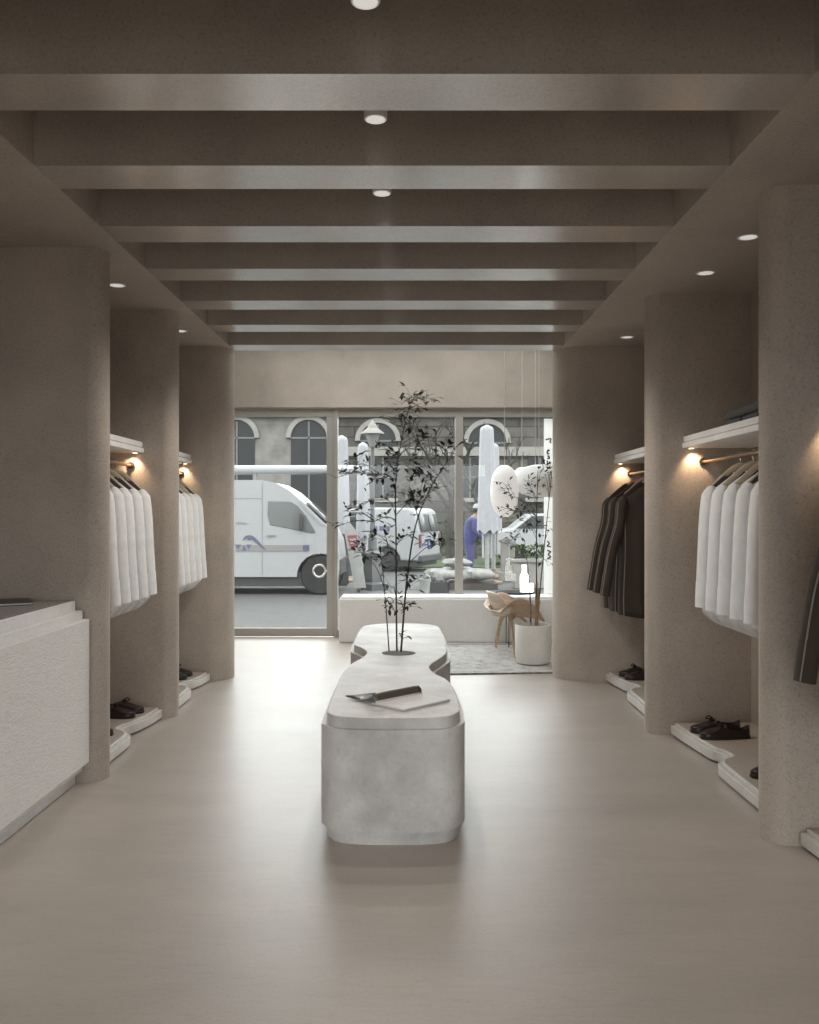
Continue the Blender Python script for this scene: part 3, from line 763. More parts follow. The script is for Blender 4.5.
# ------------------------------------------------------------------ plants
def leaf_at(mb, p, d, size):
    d = d.normalized(); s = d.cross(Vector((random.uniform(-.3, .3), random.uniform(-.3, .3), 1)))
    if s.length < .1: s = d.cross(Vector((1, 0, 0)))
    s.normalize(); nrm = s.cross(d)
    w = size*.24; q = nrm*size*.10
    vs = [p, p + d*size*.3 + s*w*.85 + q*.5, p + d*size*.65 + s*w*.8 + q*.3, p + d*size - q*.8, p + d*size*.65 - s*w*.8 + q*.3, p + d*size*.3 - s*w*.85 + q*.5, p + d*size*.5 - q*.1]
    mb.add(vs, [(0, 1, 6), (1, 2, 6), (2, 3, 6), (3, 4, 6), (4, 5, 6), (5, 0, 6)])
def plant(t, Yc, origin, stems, twigs, leaf_size, n_leaf, depth_j, cat_leaf='foliage'):
    fol = MB(); tw = MB()
    for pts, r0, r1 in stems:
        P = [W(a, b, Yc + dy) - origin for a, b, dy in pts]
        P = [Vector(q) for q in spline([tuple(v) for v in P], 5, False)]
        MB().tube(P, [r0 + (r1-r0)*i/(len(P)-1) for i in range(len(P))], 7).build('stem', M['bark'], t)
    for (a, b), (c, d), k in twigs:
        y0 = Yc; y1 = Yc + random.uniform(-depth_j, depth_j)
        A = W(a, b, y0) - origin; B = W(c, d, y1) - origin
        mid = (A+B)/2 + Vector((random.uniform(-.015, .015), random.uniform(-.04, .04), .02 + random.uniform(0, .02)))
        P = [Vector(q) for q in spline([tuple(A), tuple(mid), tuple(B)], 5, False)]
        tw.tube(P, [.0035 - .0022*i/(len(P)-1) for i in range(len(P))], 5)
        L = (B-A).length
        dirv = (B-A).normalized()
        nsub = max(1, int(k/7))
        for i in range(int(k*1.05)):
            f = 1 - .75*random.random()**1.3 if L > .12 else 1 - random.random()
            idx = f*(len(P)-1); q = P[int(idx)].lerp(P[min(int(idx)+1, len(P)-1)], idx-int(idx))
            # side twiglet
            sd = Vector((random.uniform(-1, 1), random.uniform(-1, 1), random.uniform(-.35, .6))).normalized()
            ln = random.uniform(.01, .085)
            e = q + (sd + dirv*.6).normalized()*ln
            if ln > .03: tw.tube([q, e], [.0013, .0008], 4)
            ld = (sd + dirv*.4 + Vector((0, 0, random.uniform(-.5, .25)))).normalized()
            leaf_at(fol, e, ld, leaf_size*random.uniform(.7, 1.25))
            if random.random() < .5:
                ld2 = (ld + Vector((random.uniform(-1, 1), random.uniform(-1, 1), random.uniform(-.6, .4)))).normalized()
                leaf_at(fol, e, ld2, leaf_size*random.uniform(.6, 1.1))
    tw.build('twigs', M['bark'], t)
    fol.build(cat_leaf, M['leaf'], t, smooth=0)
Yt = 5.915
org = Vector((-.081, Yt, .540))
tr = thing('slender_tree', 'slender dark-leaved tree growing out of the island top', 'tree', org)
stems = [([(396.8, 651, 0), (396.2, 600, 0), (396, 540, 0), (395.5, 490, 0), (398, 460, .02), (403, 432, .03), (409, 408, .02), (411, 402, .0)], .0062, .0022),
         ([(401, 652, .01), (406, 588, .03), (413, 537, .05), (422, 506, .06), (434, 482, .08), (451, 456, .1)], .0072, .0022),
         ([(389, 651, -.02), (387, 622, -.03), (384.5, 590, -.04), (382.5, 566, -.05)], .0045, .0025)]
twigs = [((409, 409), (425, 410), 9), ((410, 404), (437, 401), 9), ((411, 404), (401, 405), 8), ((411, 403), (416, 398), 10), ((411, 404), (409, 398), 9),
         ((405, 425), (413, 428), 12), ((405, 422), (408, 412), 14), ((404, 430), (394, 417), 5), ((403, 432), (405, 424), 12),
         ((401, 445), (425, 439), 12), ((400, 448), (442, 442), 12), ((399, 455), (377, 450), 8), ((398, 458), (419, 450), 12), ((397, 465), (412, 470), 10), ((398, 462), (424, 468), 14), ((396, 472), (381, 460), 9),
         ((397, 470), (400, 455), 12), ((396, 480), (382, 481), 16), ((396, 479), (376, 476), 9), ((378, 476), (345, 475), 14), ((380, 474), (354, 462), 16), ((377, 477), (336, 478), 5),
         ((395.8, 515), (383, 500), 7), ((383, 500), (357, 511), 14), ((396, 520), (374, 522), 18), ((374, 522), (338, 526), 8), ((374, 520), (349, 513), 12),
         ((396, 560), (376, 534), 8), ((388, 549), (384, 537), 10), ((396, 545), (408, 536), 12), ((396, 515), (414, 503), 10), ((405, 506), (420, 497), 6),
         ((418, 517), (413, 503), 12), ((425, 500), (416, 497), 12), ((428, 494), (440, 489), 12), ((433, 483), (427, 478), 10), ((440, 473), (447, 473), 6), ((447, 462), (444, 450), 8), ((450, 457), (455, 449), 7), ((448, 460), (440, 458), 6),
         ((410, 562), (434, 545), 4), ((431, 548), (435, 539), 8), ((434, 545), (441, 544), 4),
         ((384, 587), (366, 556), 6), ((368, 560), (354, 553), 10), ((366, 556), (360, 548), 8), ((382.5, 568), (381, 560), 14), ((385, 600), (394, 603), 3),
         ((396, 615), (390, 607), 8), ((396, 598), (391, 588), 4), ((407, 590), (411, 583), 9), ((405, 604), (411, 607), 9), ((404, 612), (396, 600), 2), ((408, 575), (404, 577), 4), ((402, 640), (399, 637), 3)]
plant(tr, Yt, org, stems, twigs, .052, 10, .22)

# potted tree beside the chair
Yp = 8.86
po = thing('plant_pot', 'round white concrete pot standing on the rug beside the right partition', 'pot', (1.215, Yp, .012))
MB().lathe([(.135, 0), (.160, .012), (.172, .05), (.176, .12), (.174, .375), (.168, .383), (.158, .383), (.155, .33), (.0, .33)], 40).build('vessel', M['pot'], po)
MB().lathe([(.154, .331), (.154, .350), (.08, .356), (0, .356)], 32).build('soil', M['soil'], po)
org2 = Vector((1.235, Yp, .375))
t2 = thing('potted_tree', 'thin leafy tree growing from the white pot by the right partition', 'tree', org2)
stems2 = [([(535.5, 625, 0), (536.5, 590, 0), (536.5, 540, 0), (537, 500, 0), (538, 470, .02)], .008, .003),
          ([(537.5, 625, .02), (540, 590, .03), (544.5, 545, .05), (549, 500, .06), (552, 470, .06)], .007, .003),
          ([(531, 625, -.02), (530.5, 600, -.03), (527, 560, -.05), (521, 545, -.1)], .005, .002)]
twigs2 = [((537, 515), (523, 499), 10), ((530, 507), (510, 496), 8), ((537, 510), (530, 490), 9), ((537, 505), (541, 470), 9), ((537, 535), (523, 515), 10), ((530, 525), (513, 540), 6), ((537, 532), (540, 523), 8),
          ((537, 540), (525, 526), 12), ((530, 530), (519, 520), 7), ((527, 560), (508, 541), 9), ((518, 549), (512, 536), 8), ((521, 545), (527, 552), 6), ((512, 500), (502, 482), 6), ((514, 498), (500, 490), 6),
          ((545, 540), (548, 530), 5), ((549, 500), (545, 475), 8), ((550, 490), (546, 466), 8), ((537, 500), (527, 480), 7), ((543, 560), (548, 566), 5), ((537, 560), (541, 545), 4), ((536, 520), (516, 511), 8), ((516, 511), (503, 515), 6), ((516, 511), (498, 512), 5)]
plant(t2, Yp, org2, stems2, twigs2, .052, 10, .25)
fb = MB()
for i in range(16):
    a = random.uniform(0, 6.28); r = random.uniform(.0, .016)
    x0 = .015 + r*math.cos(a); y0 = r*math.sin(a)
    z1 = random.uniform(.22, .44)
    fb.tube([(x0, y0, 0), (x0*1.2+.0, y0*1.2, z1*.5), (x0*1.6 + random.uniform(-.02, .02), y0*1.6 + random.uniform(-.02, .02), z1)], [.004, .006, .003], 5)
fb.build('fibre_stalk', M['bark_fibre'], t2)

# ------------------------------------------------------------------ rug, chair, side table, lamps
rg = thing('rug', 'worn pale grey rug with a dark broken edge under the lounge chair', 'rug', (1.3, 9.3, 0))
MB().prism([(-1.12, -1.03), (1.15, -.86), (1.15, 1.01), (-1.12, 1.01)], .001, .0105).build('pile', M['rug'], rg)
MB().prism([(-1.12, -1.032), (1.15, -.862), (1.15, -.842), (-1.12, -1.010)], .001, .0125).build('front_binding', M['rug_edge'], rg)
MB().prism([(-1.12, .955), (1.15, .955), (1.15, .97), (-1.12, .97)], .001, .0118).prism([(-1.12, .80), (1.15, .80), (1.15, .815), (-1.12, .815)], .001, .0118).build('woven_stripes', M['rug_edge'], rg)

ch = thing('lounge_chair', 'low bent-plywood shell lounge chair on the rug beside the white pot', 'chair', (1.085, 9.475, .026), .176)
# local: +x faces forward, y is the width
def seat(a, b):
    u = -1 + 2*a; v = -1 + 2*b
    z = .405 - .045*v + .185*abs(u)**2.0*(1-abs(v)**2.2) - .012*(1-u*u)*(1-v*v)
    return Vector((v*(.250 - .02*abs(u)), u*.36, z))
MB().grid(seat, 32, 22).build('seat_shell', M['chair'], ch, solid=.014, smooth=60)
def backr(a, b):
    u = -1 + 2*a; v = -1 + 2*b
    half = .125*math.sqrt(max(0, 1-abs(u)**3)) + .006
    z = .515 + v*half
    return Vector((-.235 + .11*abs(u)**1.8 - .035*v, u*.29, z))
MB().grid(backr, 30, 12).build('back_shell', M['chair_pale'], ch, solid=.013, smooth=60)
for s_ in (-1, 1):
    pts = [(-.015, s_*.09, .392), (-.06, s_*.15, .37), (-.075, s_*.24, .25), (-.080, s_*.365, .0)]
    MB().tube(spline(pts, 5, False), [.036 - .017*i/15 for i in range(16)], 10, flat=(.5, .95), up=(0, 1, 0)).build('rear_leg', M['chair'], ch, smooth=50)
MB().tube(spline([(.03, 0, .385), (.12, 0, .34), (.21, 0, .22), (.265, 0, .0)], 5, False), [.036 - .017*i/15 for i in range(16)], 10, flat=(.5, 1.0), up=(1, 0, 0)).build('front_leg', M['chair'], ch, smooth=50)
MB().tube(spline([(-.02, 0, .392), (-.12, 0, .395), (-.21, 0, .43), (-.258, 0, .50)], 5, False), .030, 10, flat=(.45, 1.2)).build('back_support', M['chair'], ch, smooth=50)

tb = thing('side_table', 'small round black side table behind the lounge chair', 'table', (1.18, 10.06, .0))
MB().lathe([(.215, .592), (.218, .600), (.215, .609)], 40).build('tabletop', M['black'], tb)
for a in (0, 2*PI/3, 4*PI/3):
    MB().tube([(.17*math.cos(a), .17*math.sin(a)*.95, .012), (.165*math.cos(a), .165*math.sin(a)*.95, .599)], .0045, 8).build('leg', M['black'], tb)
lm = thing('bottle_lamp', 'glowing white bottle-shaped lamp on the black side table', 'lamp', (1.275, 10.0, .609))
MB().lathe([(.036, 0), (.044, .008), (.046, .16), (.042, .19), (.026, .215), (.023, .24), (.023, .285), (.026, .288), (.026, .30), (.0, .302)], 24).build('glass_bottle', M['glow'], lm)
MB().lathe([(.048, -.0), (.048, .006)], 24).build('base', M['white_paint'], lm)
l2 = thing('votive_lamp', 'short glowing glass beside the tall bottle lamp', 'lamp', (1.345, 9.98, .609))
MB().lathe([(.020, 0), (.026, .006), (.028, .085), (.024, .10), (.0, .102)], 20).build('glass_cup', M['glow'], l2)
MB().lathe([(.027, 0), (.027, .005)], 20).build('base', M['white_paint'], l2)

def lantern(name, label, c, w, h, cut, m, cords, ztop):
    t = thing(name, label, 'pendant lamp', c, 0)
    n = 20; prof = []
    for i in range(n+1):
        z = -cut + 2*cut*i/n
        prof.append((w*math.sqrt(max(0.0001, 1-abs(z)**2.3)), z*h))
    MB().lathe(prof, 40).build('shade', m, t, smooth=60)
    for x in cords:
        MB().tube([(x, 0, h*cut), (x, 0, ztop-c[2])], .0028, 6).build('cord', M['cord'], t)
    MB().lathe([(w*.28, h*cut), (w*.28, h*cut+.004)], 24).build('cap', M['cord'], t)
    return t
lantern('pendant_lamp', 'tall oval white paper lantern hanging before the shopfront glass', tuple(W(504.5, 491, 9.3)), .145, .275, .97, M['lantern'], [0.0], 3.75)
lantern('pendant_lamp', 'wide grey-white paper lantern half hidden by the right partition', tuple(W(545, 481, 9.72)), .35, .185, .93, M['lantern_dim'], [-.105, -.065], 3.75)
lantern('pendant_lamp', 'small round paper lantern between the oval and the wide one', tuple(W(522, 477, 10.38)), .10, .115, .95, M['lantern'], [0.0], 3.75)

# ------------------------------------------------------------------ the street outside
gz = -.02
struct(MB().box((-40, 10.9, gz-.2), (40, 70, gz)).build('pavement', M['paver']))
struct(MB().box((-12, -20, gz-.2), (12, -3.2, gz)).build('pavement', M['stone_band']))
struct(MB().box((-2.5, 24.5, gz), (40, 31.3, gz+.03)).build('lawn', M['grass']))
# old stone building opposite
bd = thing('stone_building', 'old stone building with arched openings across the street', 'building', (0, 32, gz))
YB = 0.0
def fx(px): return (px-409.5)*32/F
def fz(py): return 1.5-(py-512)*32/F - gz
H = 5.15
MB().box((-30, .0, 0), (fx(331), 1.5, H)).build('rendered_wall', M['facade_pale'], bd)
MB().box((fx(331), .02, 0), (30, 1.5, H)).build('ashlar_wall', M['facade'], bd)
MB().box((fx(331), -.12, fz(456)), (30, .05, fz(447))).build('string_course', M['stone_band'], bd)
MB().box((-30, -.10, 0), (30, .05, .55)).build('base_course', M['facade'], bd)
MB().box((-30, -.25, H-.25), (30, 1.6, H)).build('cornice', M['stone_band'], bd)
def arch(px, r_px, top, bot, ring=True, rw=.17):
    x = fx(px); r = r_px*32/F; zt = fz(top); zs = zt - r; zb = fz(bot)
    p = [(x-r, zb), (x+r, zb)] + [(x+r*math.cos(PI*k/16), zs+r*math.sin(PI*k/16)) for k in range(17)]
    a = MB().prism(p, -.03, .06, 'y').build('arched_window', M['dark_glass'], bd)
    if ring:
        q = [(x+(r+rw)*math.cos(PI*k/20), zs+(r+rw)*math.sin(PI*k/20)) for k in range(21)] + [(x+r*math.cos(PI*k/20), zs+r*math.sin(PI*k/20)) for k in range(20, -1, -1)]
        MB().prism(q, -.14, .04, 'y').build('arch_ring', M['stone_band'], a)
    f = MB().box((x-.03, -.06, zb), (x+.03, -.02, zt-.05)).box((x-r, -.06, zs-.03), (x+r, -.02, zs+.03))
    f.build('sash_bars', M['sash'], a)
for px, rp, tp, bt in [(98, 18, 420, 535), (168, 18, 420, 535), (237, 18, 420, 535), (309, 18, 420, 535), (378, 18, 423, 447), (487, 19, 424, 447), (596, 18, 423, 447)]: arch(px, rp, tp, bt)
for px in (383, 470, 540, 610):
    x0, x1, z0, z1 = fx(px-12), fx(px+12), fz(498), fz(458)
    w_ = MB().box((x0, -.04, z0), (x1, .06, z1)).build('window', M['dark_glass'], bd)
    MB().box((x0-.12, -.16, z0-.14), (x1+.12, .05, z0)).build('sill', M['stone_band'], w_)
    MB().box(((x0+x1)/2-.03, -.07, z0), ((x0+x1)/2+.03, -.03, z1)).box((x0, -.07, (z0+z1)/2), (x1, -.03, (z0+z1)/2+.05)).build('sash_bars', M['sash'], w_)

# white van seen from the side
def wheel(parent, x, y, r, side):
    o = MB().lathe([(r*.55, -.10), (r*.93, -.11), (r, -.07), (r, .07), (r*.93, .11), (r*.55, .10)], 28).build('wheel', M['tyre'], parent)
    o.rotation_euler = (PI/2, 0, 0); o.location = (x, y, r)
    h_ = MB().lathe([(.03, .085*1), (r*.50, .10), (r*.57, .108), (r*.57, .06)], 24).build('hubcap', M['hub'], o)
    if side > 0: h_.scale.z = -1
    return o
vy = 16.5
def vx(px): return (px-409.5)*vy/F
def vz(py): return 1.5-(py-512)*vy/F - gz
VX0 = -4.0
van = thing('delivery_van', 'large white delivery van with violet wave mark parked side-on at left', 'van', (VX0, vy, gz))
side = [(vx(120), vz(576)), (vx(120), vz(500)), (vx(124), vz(485)), (vx(132), vz(480.5)), (vx(262), vz(480)), (vx(276), vz(483)), (vx(290), vz(491)), (vx(303), vz(502.5)), (vx(316), vz(515)), (vx(325), vz(524)),
        (vx(331), vz(529)), (vx(337), vz(541)), (vx(339), vz(556)), (vx(339), vz(574)), (vx(338), vz(577))]
wc = vx(320); wr = .36
arch_f = [(wc + .43*math.cos(a), .33 + .43*math.sin(a)) for a in [i*PI/10 for i in range(0, 11)]]
arch_f = [(a, b) for a, b in arch_f if a < vx(339)-.02]
wc2 = vx(165)
arch_r = [(wc2 + .43*math.cos(i*PI/10), .33 + .43*math.sin(i*PI/10)) for i in range(0, 11)]
bodyp = side + [(vx(339)-.03, vz(577))] + [(a, b) for a, b in arch_f if b > .31] + [(wc-.43, vz(577)), (wc2+.43, vz(577))] + [(a, b) for a, b in arch_r if b > .31] + [(wc2-.43, vz(577))]
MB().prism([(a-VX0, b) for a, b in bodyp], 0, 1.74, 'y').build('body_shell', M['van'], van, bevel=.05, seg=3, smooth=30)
MB().box((vx(126)-VX0, .06, .15), (vx(332)-VX0, 1.68, .42)).build('underbody', M['bumper'], van)
wn = [(268, 501), (291, 501.5), (298, 506), (307, 517), (316, 532.5), (312, 533.5), (296, 530), (270, 525), (267.5, 515)]
MB().prism([(vx(a)-VX0, vz(b)) for a, b in spline(wn[:1]+wn[1:], 1)], -.012, .012, 'y').build('side_window', M['van_glass'], van, bevel=.01)
MB().prism([(vx(300)-VX0, vz(512)), (vx(303.5)-VX0, vz(516)), (vx(303)-VX0, vz(531)), (vx(299.5)-VX0, vz(530))], -.10, -.013, 'y').build('door_mirror', M['bumper'], van, bevel=.02)
a0 = Vector((vx(305)-VX0, .10, vz(504))); a1 = Vector((vx(325)-VX0, .10, vz(523.5)))
MB().add([a0+Vector((.02, 0, .02)), a1+Vector((.02, 0, .02)), a1+Vector((.02, 1.54, .02)), a0+Vector((.02, 1.54, .02))], [(0, 1, 2, 3)]).build('windscreen', M['van_glass_dark'], van, solid=.02)
pts = [(303.5, 503.5), (307, 504), (326, 526), (322, 527)]
MB().prism([(vx(a)-VX0, vz(b)) for a, b in [(299, 502), (303, 502.5), (326, 525.5), (321, 525)]], -.016, .02, 'y').build('windscreen_pillar', M['van'], van)
MB().box((vx(236)-VX0, -.014, vz(551)), (vx(308)-VX0, .01, vz(545))).build('side_stripe', M['stripe'], van)
MB().box((vx(303)-VX0, -.018, vz(551)), (vx(309)-VX0, .01, vz(545))).build('side_marker', M['livery'], van)
wavec = [(243, 540.5), (244, 537.5), (246.5, 535.5), (250, 535), (254, 536.5), (258, 540.5), (262, 545), (267, 550.5), (262, 548.5), (257, 543.5), (252, 539.5), (248.5, 540.5), (247.5, 538), (245, 538.5)]
MB().prism([(vx(a)-VX0, vz(b)) for a, b in wavec], -.016, .01, 'y').build('wave_mark', M['livery'], van)
lt = MB()
for a, b, c in [((235, 544.5), (241.5, 544.5), (238.5, 549.5)), ((242.2, 550.5), (246.5, 550.5), (244.3, 544.6)), ((246.5, 544.5), (252, 544.5), (248.5, 549.5))]:
    lt.prism([(vx(p[0])-VX0, vz(p[1])) for p in (a, b, c)], -.016, .01, 'y')
lt.build('triangle_lettering', M['livery'], van)
gl = MB()
for a in (236.5, 238.5, 241, 243.2, 245.5):
    gl.box((vx(a)-VX0, -.014, vz(524)), (vx(a+1.1)-VX0, .01, vz(521.5 + (a % 2)*.5)))
gl.build('grey_lettering', M['livery_grey'], van)
MB().box((vx(267)-VX0, -.02, vz(536.5)), (vx(276)-VX0, .01, vz(535))).build('door_handle', M['stripe'], van)
MB().box((vx(262)-VX0, -.006, vz(575)), (vx(262.5)-VX0, .01, vz(482))).box((vx(235)-VX0, -.006, vz(498.6)), (vx(262)-VX0, .01, vz(498.2))).build('door_seams', M['stripe'], van)
MB().box((vx(333)-VX0, .10, vz(577)), (vx(340)-VX0, 1.64, vz(560))).build('front_bumper', M['bumper'], van, bevel=.03)
MB().prism([(vx(329)-VX0, vz(533)), (vx(334.5)-VX0, vz(536)), (vx(337)-VX0, vz(544)), (vx(333)-VX0, vz(543))], -.01, .14, 'y').build('headlamp', M['van_glass'], van)
for x_, s_ in ((wc, .12), (wc2, .12)):
    wheel(van, x_-VX0, .12, wr, 1); wheel(van, x_-VX0, 1.62, wr, -1)
rk = MB().tube([(vx(180)-VX0, .35, vz(469)), (vx(362)-VX0, .35, vz(469))], .085, 16).build('roof_tube', M['van'], van)
MB().box((vx(250)-VX0, .30, vz(481)), (vx(253)-VX0, .40, vz(469))).box((vx(190)-VX0, .30, vz(481)), (vx(193)-VX0, .40, vz(469))).build('roof_bracket', M['stripe'], rk)

# compact white van seen from behind
va = math.radians(-21)
v2 = thing('compact_van', 'small white van seen from the rear beyond the street lamp', 'van', W(418, 571, 22.6), 0)
v2.location.z = gz; v2.rotation_euler.z = math.radians(-21)
# local: rear bumper corner at origin, length along -x, width along +y
sp = [(0, .28), (.03, .45), (.02, 1.0), (-.10, 1.54), (-.25, 1.62), (-1.5, 1.64), (-2.3, 1.56), (-2.9, 1.05), (-3.7, .92), (-3.9, .75), (-3.92, .28)]
wa = [(-3.15 + .36*math.cos(i*PI/8), .28+.36*math.sin(i*PI/8)) for i in range(8, -1, -1)]
wb_ = [(-.85 + .36*math.cos(i*PI/8), .28+.36*math.sin(i*PI/8)) for i in range(8, -1, -1)]
MB().prism(sp + wa + wb_, 0, 1.62, 'y').build('body_shell', M['van'], v2, bevel=.05, seg=3, smooth=30)
MB().box((-3.85, .06, .14), (-.05, 1.56, .34)).build('underbody', M['bumper'], v2)
for y0, y1, z0, z1 in ((.14, .76, 1.02, 1.46), (.86, 1.48, 1.02, 1.46)):
    MB().add([(-.045, y0+.03, z1), (-.045, y1-.03, z1), (.062, y1, z0), (.062, y0, z0)], [(0, 1, 2, 3)]).build('rear_window', M['van_glass'], v2, solid=.02)
MB().box((-.02, .02, .62), (.055, .13, .95)).build('tail_lamp', M['tail'], v2, bevel=.01)
MB().box((-.02, 1.49, .62), (.055, 1.60, .95)).build('tail_lamp', M['tail'], v2, bevel=.01)
MB().box((-.03, .02, .25), (.09, 1.60, .42)).build('rear_bumper', M['bumper'], v2, bevel=.03)
MB().box((.03, .22, .66), (.05, .50, .71)).box((.03, 1.0, .66), (.05, 1.35, .71)).torus((.045, .74, .70), .12, .022, 'x').box((.03, .62, .60), (.052, 1.0, .63)).build('blue_mark', M['livery_blue'], v2)
sm = MB()
for i in range(7):
    sm.box((-1.9+i*.17, -.012, 1.02+.02*(i % 2)), (-1.79+i*.17, .01, 1.16))
sm.build('side_lettering', M['livery'], v2)
MB().prism([(-2.75, 1.10), (-2.25, 1.50), (-1.65, 1.52), (-1.65, 1.10)], -.012, .01, 'y').build('cab_window', M['van_glass_dark'], v2)
for x_ in (-.85, -3.15):
    wheel(v2, x_, .11, .30, 1); wheel(v2, x_, 1.51, .30, -1)

# pale car far right
cr = thing('parked_car', 'pale parked car beyond the third parasol at right', 'car', (W(545, 560, 25).x, 25, gz))
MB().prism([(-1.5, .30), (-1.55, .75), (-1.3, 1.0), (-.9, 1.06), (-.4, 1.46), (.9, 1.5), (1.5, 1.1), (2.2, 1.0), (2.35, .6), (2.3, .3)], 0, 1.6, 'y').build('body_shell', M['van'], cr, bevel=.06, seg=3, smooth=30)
MB().prism([(-.80, 1.06), (-.36, 1.40), (.15, 1.42), (.15, 1.06)], -.012, .01, 'y').build('side_window', M['van_glass_dark'], cr)
MB().prism([(.22, 1.06), (.22, 1.42), (.85, 1.43), (1.25, 1.08)], -.012, .01, 'y').build('side_window', M['van_glass_dark'], cr)
for x_ in (-.85, 1.55):
    wheel(cr, x_, .10, .30, 1); wheel(cr, x_, 1.5, .30, -1)

# closed parasols
def parasol(label, px, Y, ztop, zlow, w0, w1, base=True, ph=0):
    x = (px-409.5)*Y/F
    t = thing('closed_parasol', label, 'parasol', (x, Y, gz), 0, 'closed white parasols outside')
    n = 24; m = 44; vs = []; fs = []
    for j in range(m+1):
        f = j/m; z = zlow + (ztop-zlow)*f
        r = w0 + (w1-w0)*f
        if f > .95: r *= math.sqrt(max(.03, 1-((f-.95)/.05)**2))
        for k in range(n):
            a = 2*PI*k/n
            q = r*(1 + .10*math.cos(a*6 + ph) + .05*math.sin(a*3 + f*3 + ph))
            vs.append((q*math.cos(a), q*math.sin(a), z + (.05*math.cos(a*6+ph) if j == 0 else 0)))
    for j in range(m):
        for k in range(n): fs.append((j*n+k, j*n+(k+1)%n, (j+1)*n+(k+1)%n, (j+1)*n+k))
    fs.append(list(range(m*n, (m+1)*n)))
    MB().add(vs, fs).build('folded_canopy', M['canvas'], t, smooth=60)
    MB().tube([(0, 0, .05), (0, 0, ztop-.05)], .045, 14).build('pole', M['pole'], t)
    MB().lathe([(.34, 0), (.34, .05), (.12, .10), (.06, .22)], 28).build('base', M['terracotta'], t)
    for k in range(4):
        a = PI/4 + k*PI/2
        MB().tube([(w0*.55*math.cos(a), w0*.55*math.sin(a), zlow-.55), (w0*.6*math.cos(a), w0*.6*math.sin(a), zlow+.1)], .018, 6).build('rib', M['pole'], t)
    return t
parasol('closed white parasol nearest the door post, left of two', 341.5, 19.6, 3.19, 1.0, .17, .12)
parasol('closed white parasol beside the street lamp, right of two', 363, 20.4, 3.10, .96, .16, .108, ph=1)
parasol('tall closed white parasol in front of the person in blue overalls', 487, 19.0, 3.36, 1.10, .21, .13, ph=2)
parasol('closed white parasol standing behind the tall one at right', 493.5, 20.6, 3.10, 1.10, .19, .12, ph=3)

# street lamp with lantern
sl = thing('street_lamp', 'iron street lamp with a peaked lantern and stone pedestal', 'street lamp', (W(372.5, 590, 17.6).x, 17.6, gz))
def lz(py): return 1.5-(py-512)*17.6/F - gz
MB().lathe([(.30, 0), (.30, .12), (.19, .16), (.17, lz(556)-.04), (.22, lz(556)), (.22, lz(553)), (.10, lz(550))], 4).build('pedestal', M['lamp_iron'], sl, smooth=0)
MB().lathe([(.085, lz(551)), (.085, lz(538)), (.055, lz(535)), (.042, lz(520)), (.036, lz(447))], 16).build('post', M['lamp_iron'], sl)
MB().lathe([(.23, lz(434)), (.225, lz(433)), (.10, lz(428)), (.095, lz(426.5)), (.075, lz(425)), (.02, lz(421)), (.0, lz(420))], 24).build('lantern_roof', M['stone_band'], sl)
gzb = MB().lathe([(.06, lz(447)), (.15, lz(434))], 20).build('lantern_glass', M['lamp_glass'], sl)
MB().ball((0, 0, lz(440)), .07, 12, 8, sz=1.5).build('bulb', M['cap'], sl)
MB().lathe([(.07, lz(448)), (.07, lz(446.5))], 16).build('collar', M['lamp_iron'], sl)

# boards and signs
sb = thing('leaning_sign', 'white leaning board with a red shield badge beside the parasols', 'sign', (W(352, 587, 17.0).x, 17.0, gz))
ox = sb.location.x
def sxx(px): return (px-409.5)*17/F - ox
def szz(py): return 1.5-(py-512)*17/F - gz
MB().prism([(sxx(347), szz(519.5)), (sxx(357.5), szz(532.5)), (sxx(366), szz(588)), (sxx(354.5), szz(588)), (sxx(344.3), szz(532))], 0, .05, 'y').build('panel', M['sign_white'], sb)
MB().prism([(sxx(347.3), szz(535.5)), (sxx(356.7), szz(535)), (sxx(357.6), szz(545)), (sxx(354), szz(547.5)), (sxx(349.6), szz(545.7))], -.008, .01, 'y').build('red_badge', M['sign_red'], sb)
MB().prism([(sxx(349.3), szz(538.3)), (sxx(352), szz(539)), (sxx(355.7), szz(537.8)), (sxx(355.9), szz(539.8)), (sxx(352), szz(541.2)), (sxx(349.6), szz(540.2))], -.014, .01, 'y').prism([(sxx(350), szz(542.6)), (sxx(356), szz(541.6)), (sxx(356.2), szz(543.2)), (sxx(350.3), szz(544.2))], -.014, .01, 'y').build('badge_mark', M['sign_white'], sb)
MB().box((sxx(357), .05, 0), (sxx(360), .4, .06)).build('foot', M['board'], sb)
def aboard(label, px0, px1, top, Y):
    x0 = (px0-409.5)*Y/F; x1 = (px1-409.5)*Y/F; z = 1.5-(top-512)*Y/F - gz
    t = thing('menu_board', label, 'board', ((x0+x1)/2, Y, gz), 0, 'dark folding boards outside'); w = (x1-x0)/2
    R1 = Matrix.Translation((0, .22, 0)) @ Matrix.Rotation(.20, 4, 'X')
    R0 = Matrix.Translation((0, -.22, 0)) @ Matrix.Rotation(-.20, 4, 'X')
    for R_ in (R0, R1): MB().box((-w, -.015, .004), (w, .015, z), R_).build('panel', M['board'], t)
    MB().box((-w, -.02, z*.45), (-w+.02, .02, z*.47)).build('hinge', M['steel'], t)
    MB().box((-w, -.022, z*.55), (w, -.016, z*.57), R0).box((-w, -.022, z*.28), (w, -.016, z*.30), R0).build('rails', M['stripe'], t)
    return t
aboard('dark folding board standing just right of the van front', 338.5, 348, 533, 18.75)
aboard('taller dark folding board between the two left parasols', 348.5, 365, 515.5, 21.6)
pt = MB()

